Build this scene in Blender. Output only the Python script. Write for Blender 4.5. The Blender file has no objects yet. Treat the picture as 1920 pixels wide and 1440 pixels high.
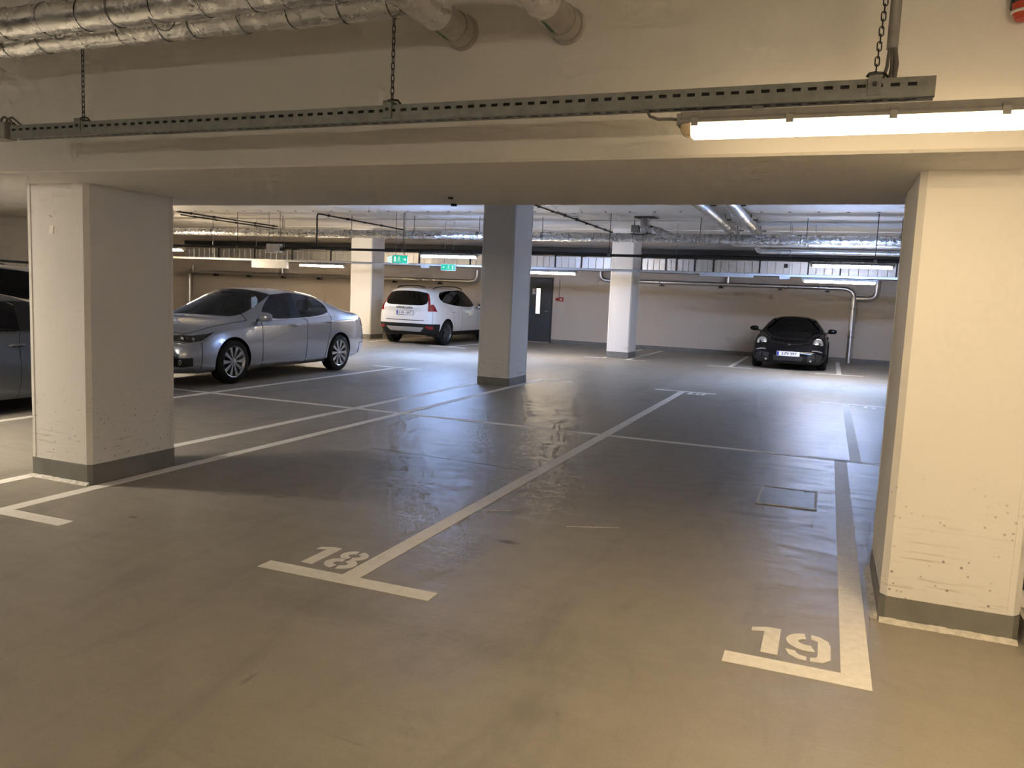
import bpy, bmesh, math, random
from mathutils import Vector, Matrix
from mathutils.bvhtree import BVHTree

SC = bpy.context.scene
COL = SC.collection
PI = math.pi

# ------------------------------------------------------------------ camera
def make_camera():
    f, yaw, pit, rol = 1487.8, math.radians(-21.4745), math.radians(6.3306), math.radians(2.4959)
    fwd = Vector((math.sin(yaw)*math.cos(pit), math.cos(yaw)*math.cos(pit), -math.sin(pit)))
    right = Vector((math.cos(yaw), -math.sin(yaw), 0))
    up = right.cross(fwd)
    r2 = right*math.cos(rol) + up*math.sin(rol)
    u2 = -right*math.sin(rol) + up*math.cos(rol)
    cd = bpy.data.cameras.new('camera')
    cd.sensor_fit = 'HORIZONTAL'; cd.sensor_width = 36.0; cd.lens = 36.0*f/1920.0
    cd.clip_start = 0.05; cd.clip_end = 200
    o = bpy.data.objects.new('camera', cd); COL.objects.link(o)
    b = -fwd
    o.matrix_world = Matrix(((r2.x, u2.x, b.x, 0), (r2.y, u2.y, b.y, 0), (r2.z, u2.z, b.z, 1.5), (0, 0, 0, 1)))
    SC.camera = o
make_camera()

# ------------------------------------------------------------------ world, view, light levels
W = bpy.data.worlds.new('world'); SC.world = W
W.use_nodes = True
W.node_tree.nodes['Background'].inputs[0].default_value = (0.0, 0.0, 0.0, 1)
W.node_tree.nodes['Background'].inputs[1].default_value = 0.0
SC.view_settings.view_transform = 'Standard'
SC.view_settings.look = 'None'
SC.view_settings.gamma = 1.0
SC.view_settings.use_curve_mapping = False
SC.view_settings.exposure = 2.02
SC.cycles.max_bounces = 6
SC.cycles.diffuse_bounces = 5
SC.cycles.glossy_bounces = 3
SC.cycles.transparent_max_bounces = 8
SC.cycles.sample_clamp_indirect = 4.0
SC.cycles.caustics_reflective = False
SC.cycles.caustics_refractive = False
SC.cycles.use_denoising = True
SC.cycles.use_adaptive_sampling = True
SC.cycles.adaptive_threshold = 0.08
SC.cycles.adaptive_min_samples = 12

WARM = (1.0, 0.74, 0.42)      # lamps of the near bay
MILD = (1.0, 0.81, 0.57)      # lamps along the back wall
SOFT = (1.0, 0.87, 0.70)      # lamps further off in the near bay
COOL = (0.38, 0.56, 1.0)      # lamps over the aisle
L_NEAR, L_NEAR2, L_REAR, L_COOL, L_MILD, L_LEFT, L_OVER = 3.3, 62.0, 31.0, 74.0, 34.0, 98.0, 4.0
DOWN = dict(near=4.0, near2=2.0, rear=1.0, over=29.0, left=2.0, cool=3.0, mild=1.2)                    # the lens under each lamp throws more light down than its sides

CEIL = 3.35

# ------------------------------------------------------------------ helpers
def tag(o, label=None, cat=None, group=None, kind=None):
    if label: o['label'] = label
    if cat: o['category'] = cat
    if group: o['group'] = group
    if kind: o['kind'] = kind
    return o

def empty(name, loc=(0, 0, 0), rz=0.0, label=None, cat=None, group=None, kind=None, parent=None):
    o = bpy.data.objects.new(name, None)
    o.empty_display_size = 0.1
    COL.objects.link(o); o.location = loc; o.rotation_euler = (0, 0, rz)
    if parent: o.parent = parent
    return tag(o, label, cat, group, kind)

class MB:
    """collects shapes, builds one mesh object"""
    def __init__(s): s.v = []; s.f = []
    def add(s, vs, fs):
        b = len(s.v); s.v += [tuple(p) for p in vs]; s.f += [tuple(b+i for i in q) for q in fs]; return s
    def box(s, x0, x1, y0, y1, z0, z1):
        return s.add([(x0,y0,z0),(x1,y0,z0),(x1,y1,z0),(x0,y1,z0),(x0,y0,z1),(x1,y0,z1),(x1,y1,z1),(x0,y1,z1)],
                     [(0,3,2,1),(4,5,6,7),(0,1,5,4),(1,2,6,5),(2,3,7,6),(3,0,4,7)])
    def prism(s, poly, a, b, axis='z'):
        """poly: counter-clockwise 2D outline; extruded from a to b along axis"""
        n = len(poly)
        def P(p, t):
            if axis == 'z': return (p[0], p[1], t)
            if axis == 'x': return (t, p[0], p[1])
            return (p[0], t, p[1])
        vs = [P(p, a) for p in poly] + [P(p, b) for p in poly]
        fs = [tuple(range(n))[::-1], tuple(range(n, 2*n))] + [(i, (i+1) % n, n+(i+1) % n, n+i) for i in range(n)]
        if axis == 'y': fs = [q[::-1] for q in fs]
        return s.add(vs, fs)
    def tube(s, path, r, n=10, caps=True, closed=False):
        path = [Vector(p) for p in path]; m = len(path)
        rs = r if isinstance(r, (list, tuple)) else [r]*m
        T = []
        for i in range(m):
            a = path[(i-1) % m] if (closed or i > 0) else path[i]
            b = path[(i+1) % m] if (closed or i < m-1) else path[i]
            T.append((b-a).normalized())
        u = T[0].orthogonal().normalized(); vs = []
        for i in range(m):
            u = (u - T[i]*u.dot(T[i]))
            u = u.normalized() if u.length > 1e-6 else T[i].orthogonal().normalized()
            w = T[i].cross(u)
            for k in range(n):
                a = 2*PI*k/n
                vs.append(path[i] + (u*math.cos(a) + w*math.sin(a))*rs[i])
        fs = []
        for i in range(m if closed else m-1):
            for k in range(n):
                a, b = i*n+k, i*n+(k+1) % n
                c, d = ((i+1) % m)*n+(k+1) % n, ((i+1) % m)*n+k
                fs.append((a, b, c, d))
        if caps and not closed:
            fs += [tuple(range(n))[::-1], tuple(range((m-1)*n, m*n))]
        return s.add(vs, fs)
    def lathe(s, prof, n=24, axis='y', c=(0, 0, 0), cap=False):
        """prof: list of (r, t) with t along the axis"""
        vs = []; m = len(prof)
        for r, t in prof:
            for k in range(n):
                a = 2*PI*k/n; p, q = r*math.cos(a), r*math.sin(a)
                if axis == 'y': vs.append((c[0]+p, c[1]+t, c[2]+q))
                elif axis == 'x': vs.append((c[0]+t, c[1]+p, c[2]+q))
                else: vs.append((c[0]+p, c[1]+q, c[2]+t))
        fs = [(i*n+k, i*n+(k+1) % n, (i+1)*n+(k+1) % n, (i+1)*n+k) for i in range(m-1) for k in range(n)]
        if cap: fs += [tuple(range(n)), tuple(range((m-1)*n, m*n))]
        return s.add(vs, fs)
    def build(s, name, mat, parent=None, smooth=None, loc=None):
        me = bpy.data.meshes.new(name); me.from_pydata(s.v, [], s.f)
        return link(name, me, mat, parent, smooth, loc)

def link(name, me, mat, parent=None, smooth=None, loc=None, recalc=True):
    if recalc:
        bm = bmesh.new(); bm.from_mesh(me)
        bmesh.ops.recalc_face_normals(bm, faces=bm.faces[:]); bm.to_mesh(me); bm.free()
    if mat: me.materials.append(mat)
    if smooth is not None:
        me.polygons.foreach_set('use_smooth', [True]*len(me.polygons))
        me.set_sharp_from_angle(angle=math.radians(smooth))
    me.update()
    o = bpy.data.objects.new(name, me); COL.objects.link(o)
    if parent: o.parent = parent
    if loc: o.location = loc
    return o

def copy_tree(o, parent=None):
    c = o.copy(); COL.objects.link(c)
    if parent is not None: c.parent = parent
    for ch in list(o.children): copy_tree(ch, c)
    return c

def oct_poly(x0, x1, y0, y1, c):
    return [(x0+c,y0),(x1-c,y0),(x1,y0+c),(x1,y1-c),(x1-c,y1),(x0+c,y1),(x0,y1-c),(x0,y0+c)]

def arc(cx, cy, r, a0, a1, n):
    return [(cx+r*math.cos(a0+(a1-a0)*i/n), cy+r*math.sin(a0+(a1-a0)*i/n)) for i in range(n+1)]

_FONT_N = [0]
def text_mesh(body, size, depth, bold=0.0):
    cu = bpy.data.curves.new('lettering', 'FONT'); cu.body = body; cu.size = size
    cu.extrude = depth; cu.align_x = 'CENTER'; cu.align_y = 'CENTER'; cu.offset = bold; cu.resolution_u = 3
    o = bpy.data.objects.new('lettering', cu); COL.objects.link(o)
    dg = bpy.context.evaluated_depsgraph_get(); dg.update()
    me = bpy.data.meshes.new_from_object(o.evaluated_get(dg))
    bpy.data.objects.remove(o); bpy.data.curves.remove(cu)
    return me

# ------------------------------------------------------------------ materials
class NT:
    def __init__(s, name):
        s.m = bpy.data.materials.new(name); s.m.use_nodes = True
        s.t = s.m.node_tree; s.b = s.t.nodes['Principled BSDF']; s.out = s.t.nodes['Material Output']
    def n(s, typ, **kw):
        nd = s.t.nodes.new(typ)
        for k, v in kw.items(): setattr(nd, k, v)
        return nd
    def l(s, a, b): s.t.links.new(a, b)
    def val(s, sock, v):
        if hasattr(v, 'is_linked') or hasattr(v, 'links'): s.l(v, sock)
        else: sock.default_value = v
    def pos(s): return s.n('ShaderNodeNewGeometry').outputs['Position']
    def obj(s): return s.n('ShaderNodeTexCoord').outputs['Object']
    def scale(s, vec, sc):
        m = s.n('ShaderNodeMapping'); s.l(vec, m.inputs['Vector']); m.inputs['Scale'].default_value = sc; return m.outputs[0]
    def noise(s, vec, sc, det=4, rough=.55, dist=0):
        nd = s.n('ShaderNodeTexNoise'); s.l(vec, nd.inputs['Vector'])
        nd.inputs['Scale'].default_value = sc; nd.inputs['Detail'].default_value = det
        nd.inputs['Roughness'].default_value = rough; nd.inputs['Distortion'].default_value = dist
        return nd.outputs['Fac']
    def voronoi(s, vec, sc, feat='F1'):
        nd = s.n('ShaderNodeTexVoronoi'); nd.feature = feat; s.l(vec, nd.inputs['Vector']); nd.inputs['Scale'].default_value = sc
        return nd.outputs['Distance']
    def ramp(s, fac, a, b, va=0., vb=1.):
        nd = s.n('ShaderNodeMapRange'); nd.clamp = True; s.val(nd.inputs[0], fac)
        nd.inputs[1].default_value = a; nd.inputs[2].default_value = b; nd.inputs[3].default_value = va; nd.inputs[4].default_value = vb
        return nd.outputs[0]
    def math(s, op, a, b=0.5, c=None):
        nd = s.n('ShaderNodeMath'); nd.operation = op; s.val(nd.inputs[0], a); s.val(nd.inputs[1], b)
        if c is not None: s.val(nd.inputs[2], c)
        return nd.outputs[0]
    def mix(s, fac, a, b):
        nd = s.n('ShaderNodeMix'); nd.data_type = 'RGBA'; s.val(nd.inputs[0], fac)
        for k, v in ((6, a), (7, b)):
            s.val(nd.inputs[k], (*v, 1) if isinstance(v, tuple) and len(v) == 3 else v)
        return nd.outputs[2]
    def bump(s, h, strength, dist=0.01):
        nd = s.n('ShaderNodeBump'); s.l(h, nd.inputs['Height']); nd.inputs['Strength'].default_value = strength; nd.inputs['Distance'].default_value = dist
        s.l(nd.outputs[0], s.b.inputs['Normal'])
    def set(s, **kw):
        names = dict(color='Base Color', rough='Roughness', metal='Metallic', spec='Specular IOR Level', coat='Coat Weight', coatr='Coat Roughness', emit='Emission Color', es='Emission Strength', ior='IOR', trans='Transmission Weight')
        for k, v in kw.items():
            if isinstance(v, tuple) and len(v) == 3: v = (*v, 1)
            s.val(s.b.inputs[names[k]], v)
        return s

def plain(name, color, rough=.6, metal=0., nscale=8., var=.12, bump=0., spec=.5, coat=0., coatr=.05):
    """a flat paint or plastic with slight procedural mottling"""
    t = NT(name); v = t.obj()
    f = t.noise(v, nscale)
    dk = tuple(c*(1-var) for c in color); lt = tuple(min(1, c*(1+var)) for c in color)
    t.set(color=t.mix(t.ramp(f, .3, .7), dk, lt), rough=rough, metal=metal, spec=spec, coat=coat, coatr=coatr)
    if bump: t.bump(t.noise(v, nscale*6), bump)
    return t.m

def m_wall(name, color, scuff=True, rough=.75):
    t = NT(name); p = t.pos()
    col = t.mix(t.ramp(t.noise(p, 1.3, 5), .3, .7), tuple(c*.93 for c in color), color)
    col = t.mix(t.ramp(t.noise(p, 28., 2), .35, .65), col, tuple(c*.97 for c in color))
    if scuff:
        sep = t.n('ShaderNodeSeparateXYZ'); t.l(p, sep.inputs[0]); z = sep.outputs[2]
        low = t.ramp(z, .62, .16)
        # chipped specks, dense near the foot of the column
        sp = t.voronoi(t.scale(p, (1, 1, 1)), 26.)
        keep = t.ramp(t.noise(p, 9., 1), .43, .56)
        spk = t.math('MULTIPLY', t.math('MULTIPLY', t.ramp(sp, .20, .12), keep), t.ramp(z, .85, .32))
        col = t.mix(t.math('MULTIPLY', spk, .75), col, (.16, .12, .09))
        # horizontal bumper scrapes
        sc = t.ramp(t.noise(t.scale(p, (1.3, 1.3, 26)), 2.2, 3, .6), .55, .66)
        sc2 = t.ramp(t.noise(p, 2.6, 2), .46, .62)
        col = t.mix(t.math('MULTIPLY', t.math('MULTIPLY', sc, sc2), t.math('MULTIPLY', low, .75)), col, (.33, .23, .13))
    t.set(color=col, rough=rough, spec=.35)
    t.bump(t.noise(p, 60., 2), .12, .004)
    return t.m

def m_floor():
    t = NT('floor_epoxy'); p = t.pos()
    big = t.ramp(t.noise(p, .35, 4, .6), .3, .7)
    col = t.mix(big, (.28, .258, .218), (.35, .323, .275))
    fine = t.ramp(t.noise(p, 5., 4, .7), .3, .7)
    col = t.mix(t.math('MULTIPLY', fine, .45), col, (.39, .357, .30))
    spk = t.ramp(t.noise(p, 110., 2, .6), .56, .72)
    col = t.mix(t.math('MULTIPLY', spk, .35), col, (.18, .17, .15))
    # tyre grime along the bays, drawn out along the way cars drive in
    g = t.ramp(t.noise(t.scale(p, (2.0, .45, 1)), 1.1, 5, .65, .6), .52, .72)
    col = t.mix(t.math('MULTIPLY', g, .40), col, (.16, .15, .135))
    # individual stains: (x, y, rx, ry, weight)
    edge = t.math('MULTIPLY', t.noise(p, 14., 3, .7), 1.1)
    for sx, sy, rx, ry, w in [(-1.72, 4.41, .10, .05, .85), (-1.95, 2.33, .018, .07, .4), (-4.0, 3.7, .05, .03, .6), (-3.55, 4.55, .06, .04, .6),
                              (-7.2, 11.6, .55, .9, .35), (-1.2, 3.0, .5, .22, .18), (-2.1, 3.05, .6, .2, .2), (-.9, 2.6, .25, .12, .10),
                              (-6.7, 11.0, .5, .8, .3), (.25, 6.55, .35, .05, .6), (-.15, 7.9, .5, .06, .35), (.0, 8.3, .4, .05, .35), (-2.55, 4.95, .05, .04, .6),
                              (-2.9, 8.8, .7, .5, .25), (-.35, 5.9, .4, .08, .3)]:
        m = t.n('ShaderNodeMapping'); t.l(p, m.inputs['Vector']); m.vector_type = 'TEXTURE'
        m.inputs['Location'].default_value = (sx, sy, 0); m.inputs['Scale'].default_value = (rx, ry, 1)
        ln = t.n('ShaderNodeVectorMath'); ln.operation = 'LENGTH'; t.l(m.outputs[0], ln.inputs[0])
        d = t.math('ADD', ln.outputs['Value'], edge)
        col = t.mix(t.math('MULTIPLY', t.ramp(d, 1.5, .7), w), col, (.075, .065, .05))
    t.set(color=col, spec=.18)
    st = t.noise(t.scale(p, (1.0, 3.2, 1)), 3.0, 5, .65, .4)
    t.set(rough=t.ramp(st, .3, .7, .37, .53))
    h = t.math('ADD', t.math('MULTIPLY', t.noise(t.scale(p, (1.0, 3.5, 1)), 5.5, 3, .55, .5), 1.0), t.math('MULTIPLY', t.noise(p, 90., 3), .12))
    t.bump(h, .15, .012)
    return t.m

def m_paintline():
    t = NT('line_paint'); p = t.pos()
    w = t.ramp(t.noise(p, 22., 6, .7), .34, .60)
    col = t.mix(w, (.80, .77, .70), (.90, .87, .80))
    w2 = t.ramp(t.noise(t.scale(p, (1, .6, 1)), 3.0, 5, .7), .60, .75)
    col = t.mix(t.math('MULTIPLY', w2, .30), col, (.48, .46, .41))
    t.set(color=col, rough=.6, spec=.25); t.bump(t.noise(p, 120., 3), .15, .003)
    return t.m

def m_foil(name, tint=(.82, .82, .82), rough=.24, wr=.5, sc=9.):
    t = NT(name); v = t.pos()
    t.set(color=t.mix(t.noise(v, 3.), tuple(c*.9 for c in tint), tint), metal=1., rough=t.ramp(t.noise(v, 12.), .3, .7, rough, rough+.14))
    h = t.math('ADD', t.noise(v, sc, 5, .6, 1.2), t.math('MULTIPLY', t.voronoi(v, sc*2.2), .35))
    t.bump(h, wr, .03)
    return t.m

def m_emit(name, color, strength, base=(.8, .8, .8)):
    t = NT(name); v = t.obj()
    f = t.ramp(t.noise(v, 3.), .2, .8, strength*.97, strength*1.03)
    t.set(color=base, emit=color, es=f, rough=.4)
    return t.m

def m_glass(name, tint=(.3, .33, .33), refl=1.0):
    t = NT(name)
    v = t.obj(); tc = t.mix(t.ramp(t.noise(v, 2.), .2, .8), tuple(c*.95 for c in tint), tint)
    tr = t.n('ShaderNodeBsdfTransparent'); t.l(tc, tr.inputs[0])
    gl = t.n('ShaderNodeBsdfGlossy'); gl.inputs['Roughness'].default_value = .03; gl.inputs['Color'].default_value = (refl, refl, refl, 1)
    fr = t.n('ShaderNodeFresnel'); fr.inputs['IOR'].default_value = 1.5
    mx = t.n('ShaderNodeMixShader'); t.l(fr.outputs[0], mx.inputs[0]); t.l(tr.outputs[0], mx.inputs[1]); t.l(gl.outputs[0], mx.inputs[2])
    t.l(mx.outputs[0], t.out.inputs['Surface']); t.t.nodes.remove(t.b)
    return t.m

def m_carpaint(name, color, metal=.0, flake=0., rough=.35, spec=.5):
    t = NT(name); v = t.obj()
    col = t.mix(t.ramp(t.noise(v, 900., 1), .4, .6), tuple(c*(1-flake) for c in color), color)
    t.set(color=col, metal=metal, rough=rough, coat=1.0 if spec else .6, coatr=.03, spec=spec)
    return t.m

M = {}
M['wall'] = m_wall('wall_paint', (.80, .78, .75), scuff=False)
M['backwall'] = m_wall('concrete_wall_paint', (.70, .61, .51), scuff=False)
M['pillar'] = m_wall('pillar_paint', (.80, .78, .75), scuff=True)
M['beam'] = m_wall('beam_paint', (.76, .74, .71), scuff=False)
M['ceiling'] = m_wall('ceiling_paint', (.82, .81, .80), scuff=False)
M['floor'] = m_floor()
M['line'] = m_paintline()
M['base'] = plain('grey_base_paint', (.20, .195, .18), .5, nscale=5, var=.15)
M['caulk'] = plain('pale_caulk', (.66, .63, .57), .6, nscale=40, var=.2, bump=.4)
M['filler'] = plain('white_filler', (.92, .89, .83), .6, nscale=30, var=.05)
M['foil'] = m_foil('aluminium_foil', (.86, .85, .84), .20, .30, 5.5)
M['foil_far'] = m_foil('aluminium_foil_far', (.70, .71, .73), .22, .9, 7.)
M['cladding'] = m_foil('metal_cladding', (.76, .73, .70), .28, .006, 3.)
M['galv'] = m_foil('galvanised_steel', (.60, .60, .59), .36, .03, 14.)
M['galv_duct'] = m_foil('galvanised_duct', (.80, .79, .76), .36, .03, 5.)
M['tray'] = plain('zinc_grey_steel', (.27, .28, .27), .5, .35, 20, .15)
M['darksteel'] = plain('dark_steel', (.045, .045, .047), .5, .4, 20, .2)
M['black'] = plain('black_plastic', (.018, .018, .018), .5, 0, 20, .2)
M['cable'] = plain('grey_cable', (.16, .15, .14), .55, 0, 20, .15)
M['conduit'] = plain('grey_conduit', (.30, .29, .28), .5, 0, 20, .12)
M['housing'] = plain('lamp_housing_grey', (.33, .32, .30), .5, 0, 20, .1)
M['clear_end'] = plain('lamp_end_polycarbonate', (.75, .62, .40), .25, 0, 20, .1)
M['white_plastic'] = plain('white_plastic', (.72, .71, .69), .45, 0, 20, .06)
M['pvc'] = plain('grey_pvc_pipe', (.40, .38, .36), .35, 0, 20, .12)
M['green'] = plain('green_sticker', (.02, .16, .08), .5, 0, 30, .2)
M['red'] = plain('red_plastic', (.50, .06, .03), .4, 0, 30, .15)
M['door'] = plain('dark_door_paint', (.055, .057, .060), .45, 0, 4, .15)
M['rubber'] = plain('tyre_rubber', (.009, .009, .009), .75, 0, 40, .25, .3, spec=.25)
M['alloy'] = plain('alloy_wheel', (.62, .62, .63), .28, .9, 30, .06)
M['alloy_dark'] = plain('dark_alloy_wheel', (.22, .22, .23), .35, .9, 30, .08)
M['chrome'] = plain('chrome', (.82, .82, .82), .10, 1., 10, .03)
M['interior'] = plain('car_interior', (.022, .021, .020), .75, 0, 30, .2)
M['seat'] = plain('car_seat_fabric', (.05, .048, .045), .8, 0, 60, .25, .2)
M['pillar_black'] = plain('black_pillar_film', (.012, .012, .013), .6, 0, 30, .2, spec=.25)
M['lens_red'] = plain('red_lens', (.24, .004, .008), .12, 0, 30, .15, coat=1.)
M['lens_clear'] = plain('clear_lens_reflector', (.72, .72, .72), .12, .85, 60, .2, coat=1.)
M['lamp_dark'] = plain('headlamp_dark', (.03, .03, .03), .12, 0, 60, .3, coat=1.)
M['plate'] = plain('number_plate', (.80, .80, .78), .4, 0, 20, .04)
M['blue'] = plain('plate_blue_band', (.02, .05, .35), .4, 0, 20, .1)
M['glass'] = m_glass('car_glass', (.62, .66, .64))
M['glass_dark'] = m_glass('privacy_glass', (.035, .035, .04), .8)
M['glass_smoke'] = m_glass('smoked_windscreen', (.22, .22, .24), .8)
M['silver'] = m_carpaint('silver_paint', (.60, .63, .70), .75, .08, .24)
M['white'] = m_carpaint('white_paint', (.74, .73, .70), 0., .02, .4)
M['blackpaint'] = m_carpaint('black_paint', (.006, .006, .008), 0., .2, .5, 0.)
M['grey'] = m_carpaint('grey_paint', (.13, .14, .155), .6, .15, .32)
M['cladding_black'] = plain('black_bumper_plastic', (.012, .012, .012), .6, 0, 30, .2, spec=.25)
M['skid'] = plain('silver_skid_plate', (.42, .42, .41), .4, .5, 30, .1)
for _k, _c, _l in (('near', WARM, L_NEAR), ('near2', SOFT, L_NEAR2), ('rear', SOFT, L_REAR), ('left', MILD, L_LEFT), ('over', WARM, L_OVER), ('cool', COOL, L_COOL), ('mild', MILD, L_MILD)):
    M['e_'+_k] = m_emit(_k+'_lamp_diffuser', _c, _l)
    M['e_'+_k+'_down'] = m_emit(_k+'_lamp_lens', _c, _l*DOWN[_k])
M['e_green'] = m_emit('exit_sign_green', (.02, .62, .38), .20, (.01, .08, .05))
M['e_white'] = m_emit('exit_sign_white', (.8, 1., .92), .22, (.05, .05, .05))
M['e_win'] = m_emit('lit_door_window', (1., .82, .72), .30)
# ================================================================== the setting
X0, X1, Y0, Y1 = -25.5, 7.0, -9.0, 24.9
floor = tag(MB().box(X0, X1, Y0, Y1, -.12, 0).build('floor', M['floor']), 'grey coated concrete garage floor with pale bay lines', 'floor', kind='structure')
tag(MB().box(X0, X1, Y0, Y1, CEIL, CEIL+.15).build('ceiling', M['ceiling']), 'pale painted concrete ceiling above the ducts', 'ceiling', kind='structure')
tag(MB().box(X0, X1, Y1, Y1+.2, 0, CEIL).build('wall_back', M['backwall']), 'beige concrete wall behind the parked cars', 'wall', kind='structure')
tag(MB().box(X0-.2, X0, Y0, Y1, 0, CEIL).build('wall_left', M['wall']), 'pale side wall far beyond the left parked cars', 'wall', kind='structure')
tag(MB().box(X1, X1+.2, Y0, Y1, 0, CEIL).build('wall_right', M['wall']), 'pale side wall at the right end of the garage', 'wall', kind='structure')
tag(MB().box(X0, X1, Y0-.2, Y0, 0, CEIL).build('wall_front', M['wall']), 'pale wall closing the near end of the garage', 'wall', kind='structure')
tag(MB().box(X0, -9.30, Y1-.012, Y1, 0, .13).box(-8.50, X1, Y1-.012, Y1, 0, .13).build('baseboard_back', M['base']),
    'dark grey painted band along the foot of the back wall', 'baseboard', kind='structure')

# the wide downstand beam across the view
bmb = MB().prism([(3.70, 2.167), (3.712, 2.155), (5.44, 2.155), (5.452, 2.167), (5.452, CEIL), (3.70, CEIL)], X0, X1, 'x')
beam = tag(bmb.build('beam', M['beam']), 'broad painted concrete beam spanning the near columns', 'beam', kind='structure')
MB().lathe([(.0, 0), (.018, 0), (.018, -.012), (0, -.014)], 12, 'z', (-2.48, 5.0, 2.155)).build('anchor_plug', M['darksteel'], beam)
MB().lathe([(.0, 0), (.022, 0), (.022, -.018), (0, -.02)], 12, 'z', (-2.63, 5.36, 2.155)).build('anchor_plug', M['darksteel'], beam)

# ceiling joint with its fixings in the far bay
cj = tag(MB().box(X0, X1, 15.0, 16.42, CEIL-.022, CEIL).build('trim_1', M['ceiling']), 'ceiling insulation board strip with a row of fixings', 'ceiling board', kind='structure')
fx = MB().lathe([(0, 0), (.022, 0), (.03, -.006), (0, -.008)], 8, 'z').v, None
x = -17.5
proto = None
while x < 2.5:
    if proto is None:
        proto = MB().lathe([(.0, -.009), (.024, -.009), (.032, 0)], 8, 'z').build('fixing', M['darksteel'], cj)
        o = proto
    else:
        o = proto.copy(); COL.objects.link(o)
    o.location = (x, 16.33, CEIL-.022); x += .52
for i, yy in enumerate((18.3, 20.6, 22.8)):
    tag(MB().box(X0, X1, yy, yy+.9, CEIL-.014, CEIL).build('trim_%d' % (i+2), M['ceiling']),
        'ceiling board strip number %s back from the fixings' % ('one', 'two', 'three')[i], 'ceiling board', kind='structure')

# ------------------------------------------------------------------ columns
def pillar(x0, x1, y0, y1, top, label, base_h=.14, caulk=(), c=.028):
    cx, cy = (x0+x1)/2, (y0+y1)/2
    o = MB().prism(oct_poly(x0-cx, x1-cx, y0-cy, y1-cy, c), 0, top).build('pillar', M['pillar'], loc=(cx, cy, 0))
    tag(o, label, 'pillar', 'painted concrete columns', 'structure')
    a, b, d, e = x0-cx, x1-cx, y0-cy, y1-cy
    g = .006
    MB().prism(oct_poly(a-g, b+g, d-g, e+g, c), 0, base_h).build('baseboard', M['base'], o)
    for sx, sy in ((a, d), (b, d), (b, e), (a, e)):       # plaster corner beads
        kx = 1 if sx > 0 else -1; ky = 1 if sy > 0 else -1
        p = [(sx-kx*.052, sy+ky*.0), (sx-kx*.052, sy+ky*.004), (sx-kx*.026, sy+ky*.004), (sx+kx*.004, sy-ky*.026), (sx+kx*.004, sy-ky*.052), (sx, sy-ky*.052), (sx, sy-ky*.028), (sx-kx*.028, sy)]
        m = MB()
        n = len(p)
        m.add([(q[0], q[1], base_h+.004) for q in p]+[(q[0], q[1], top) for q in p],
              [(i, (i+1) % n, n+(i+1) % n, n+i) for i in range(n)] + [(0, 1, 2, 7), (2, 3, 6, 7), (3, 4, 5, 6), (8, 9, 10, 15), (10, 11, 14, 15), (11, 12, 13, 14)])
        m.build('corner_bead', M['pillar'], o)
    rnd = random.Random(int(abs(x0)*100))
    for side in caulk:
        m = MB(); w = .032
        if side == 'f':
            n = 16; prev = None
            for i in range(n):
                xa = a+.0+(b-a)*i/n; xb = a+(b-a)*(i+1)/n; ww = w*rnd.uniform(.85, 1.08); hh = .020*rnd.uniform(.85, 1.08)
                m.prism([(d-g, 0), (d-g, hh), (d-g-ww*.6, hh*.55), (d-g-ww, 0)][::-1], xa, xb, 'x')
        else:
            n = 20; s = a-g if side == 'l' else b+g; k = -1 if side == 'l' else 1
            for i in range(n):
                ya = d+(e-d)*i/n; yb = d+(e-d)*(i+1)/n; ww = w*rnd.uniform(.85, 1.08); hh = .020*rnd.uniform(.85, 1.08)
                m.prism([(s, 0), (s+k*ww, 0), (s+k*ww*.6, hh*.55), (s, hh)], ya, yb, 'y')
        m.build('caulk_bead', M['caulk'], o)
    return o

pL = pillar(-5.49, -4.89, 4.14, 4.96, 2.155, 'broad scuffed column beside the silver sedan carrying the near beam', .145, 'f')
MB().prism([(-.022, -.026), (.018, -.03), (.024, .028), (-.012, .03)], -.414, -.4095, 'y').build('filler_patch', M['filler'], pL, loc=(-.04, 0, 1.83))
pR = pillar(.345, .93, 4.17, 5.0, 2.155, 'brightly lit scuffed column below the long lamp beside number 19', .125, 'fl')
pillar(-5.44, -4.87, 12.2, 13.05, CEIL, 'free-standing column in the middle of the garage', .13)
pillar(-5.39, -4.80, 20.4, 21.25, CEIL, 'distant column left of the black sports car', .16)
pillar(-13.75, -13.0, 21.0, 21.75, CEIL, 'distant column just left of the white car', .14)
pillar(-13.75, -13.0, 12.2, 13.05, CEIL, 'column hidden behind the silver sedan bay', .13)

# short wall return beside the right-hand column
wr = tag(MB().box(.96, 3.6, 4.72, 4.9, 0, 2.155).build('wall_return', M['wall']), 'short wall piece to the right of the bright column', 'wall', kind='structure')
MB().box(.97, 1.9, 4.695, 4.72, .10, .41).build('bumper_strip', M['darksteel'], wr)
MB().prism([(.96, 0), (1.06, 0), (.97, .10), (.96, .10)], 3.95, 4.715, 'y').build('kerb', M['caulk'], wr)

# ------------------------------------------------------------------ floor marking (parts of the floor)
LZ = .0022
def line(x0, x1, y0, y1, name='bay_line'):
    return MB().box(x0, x1, y0, y1, -.004, LZ).build(name, M['line'], floor)
XA, XB, X18, X19, X19b = -5.475, -4.80, -2.22, .222, .365
w = .053
F0, F1 = 3.345, 3.455           # front bar of the near row
line(X18-w, X18+w, F1, 13.60); line(-2.735, -1.71, F0, F1)
line(X19-w-.004, X19+w+.006, F1, 8.52); line(-.305, X19+w+.006, F0, F1)
line(XB-w, XB+w, F1, 13.60); line(XB-w, -4.22, F0, F1)
line(XA-w, XA+w, F1, 13.60); line(-6.05, XA+w, F0, F1)
line(X19b-w, X19b+w, 8.58, 13.72)
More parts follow.
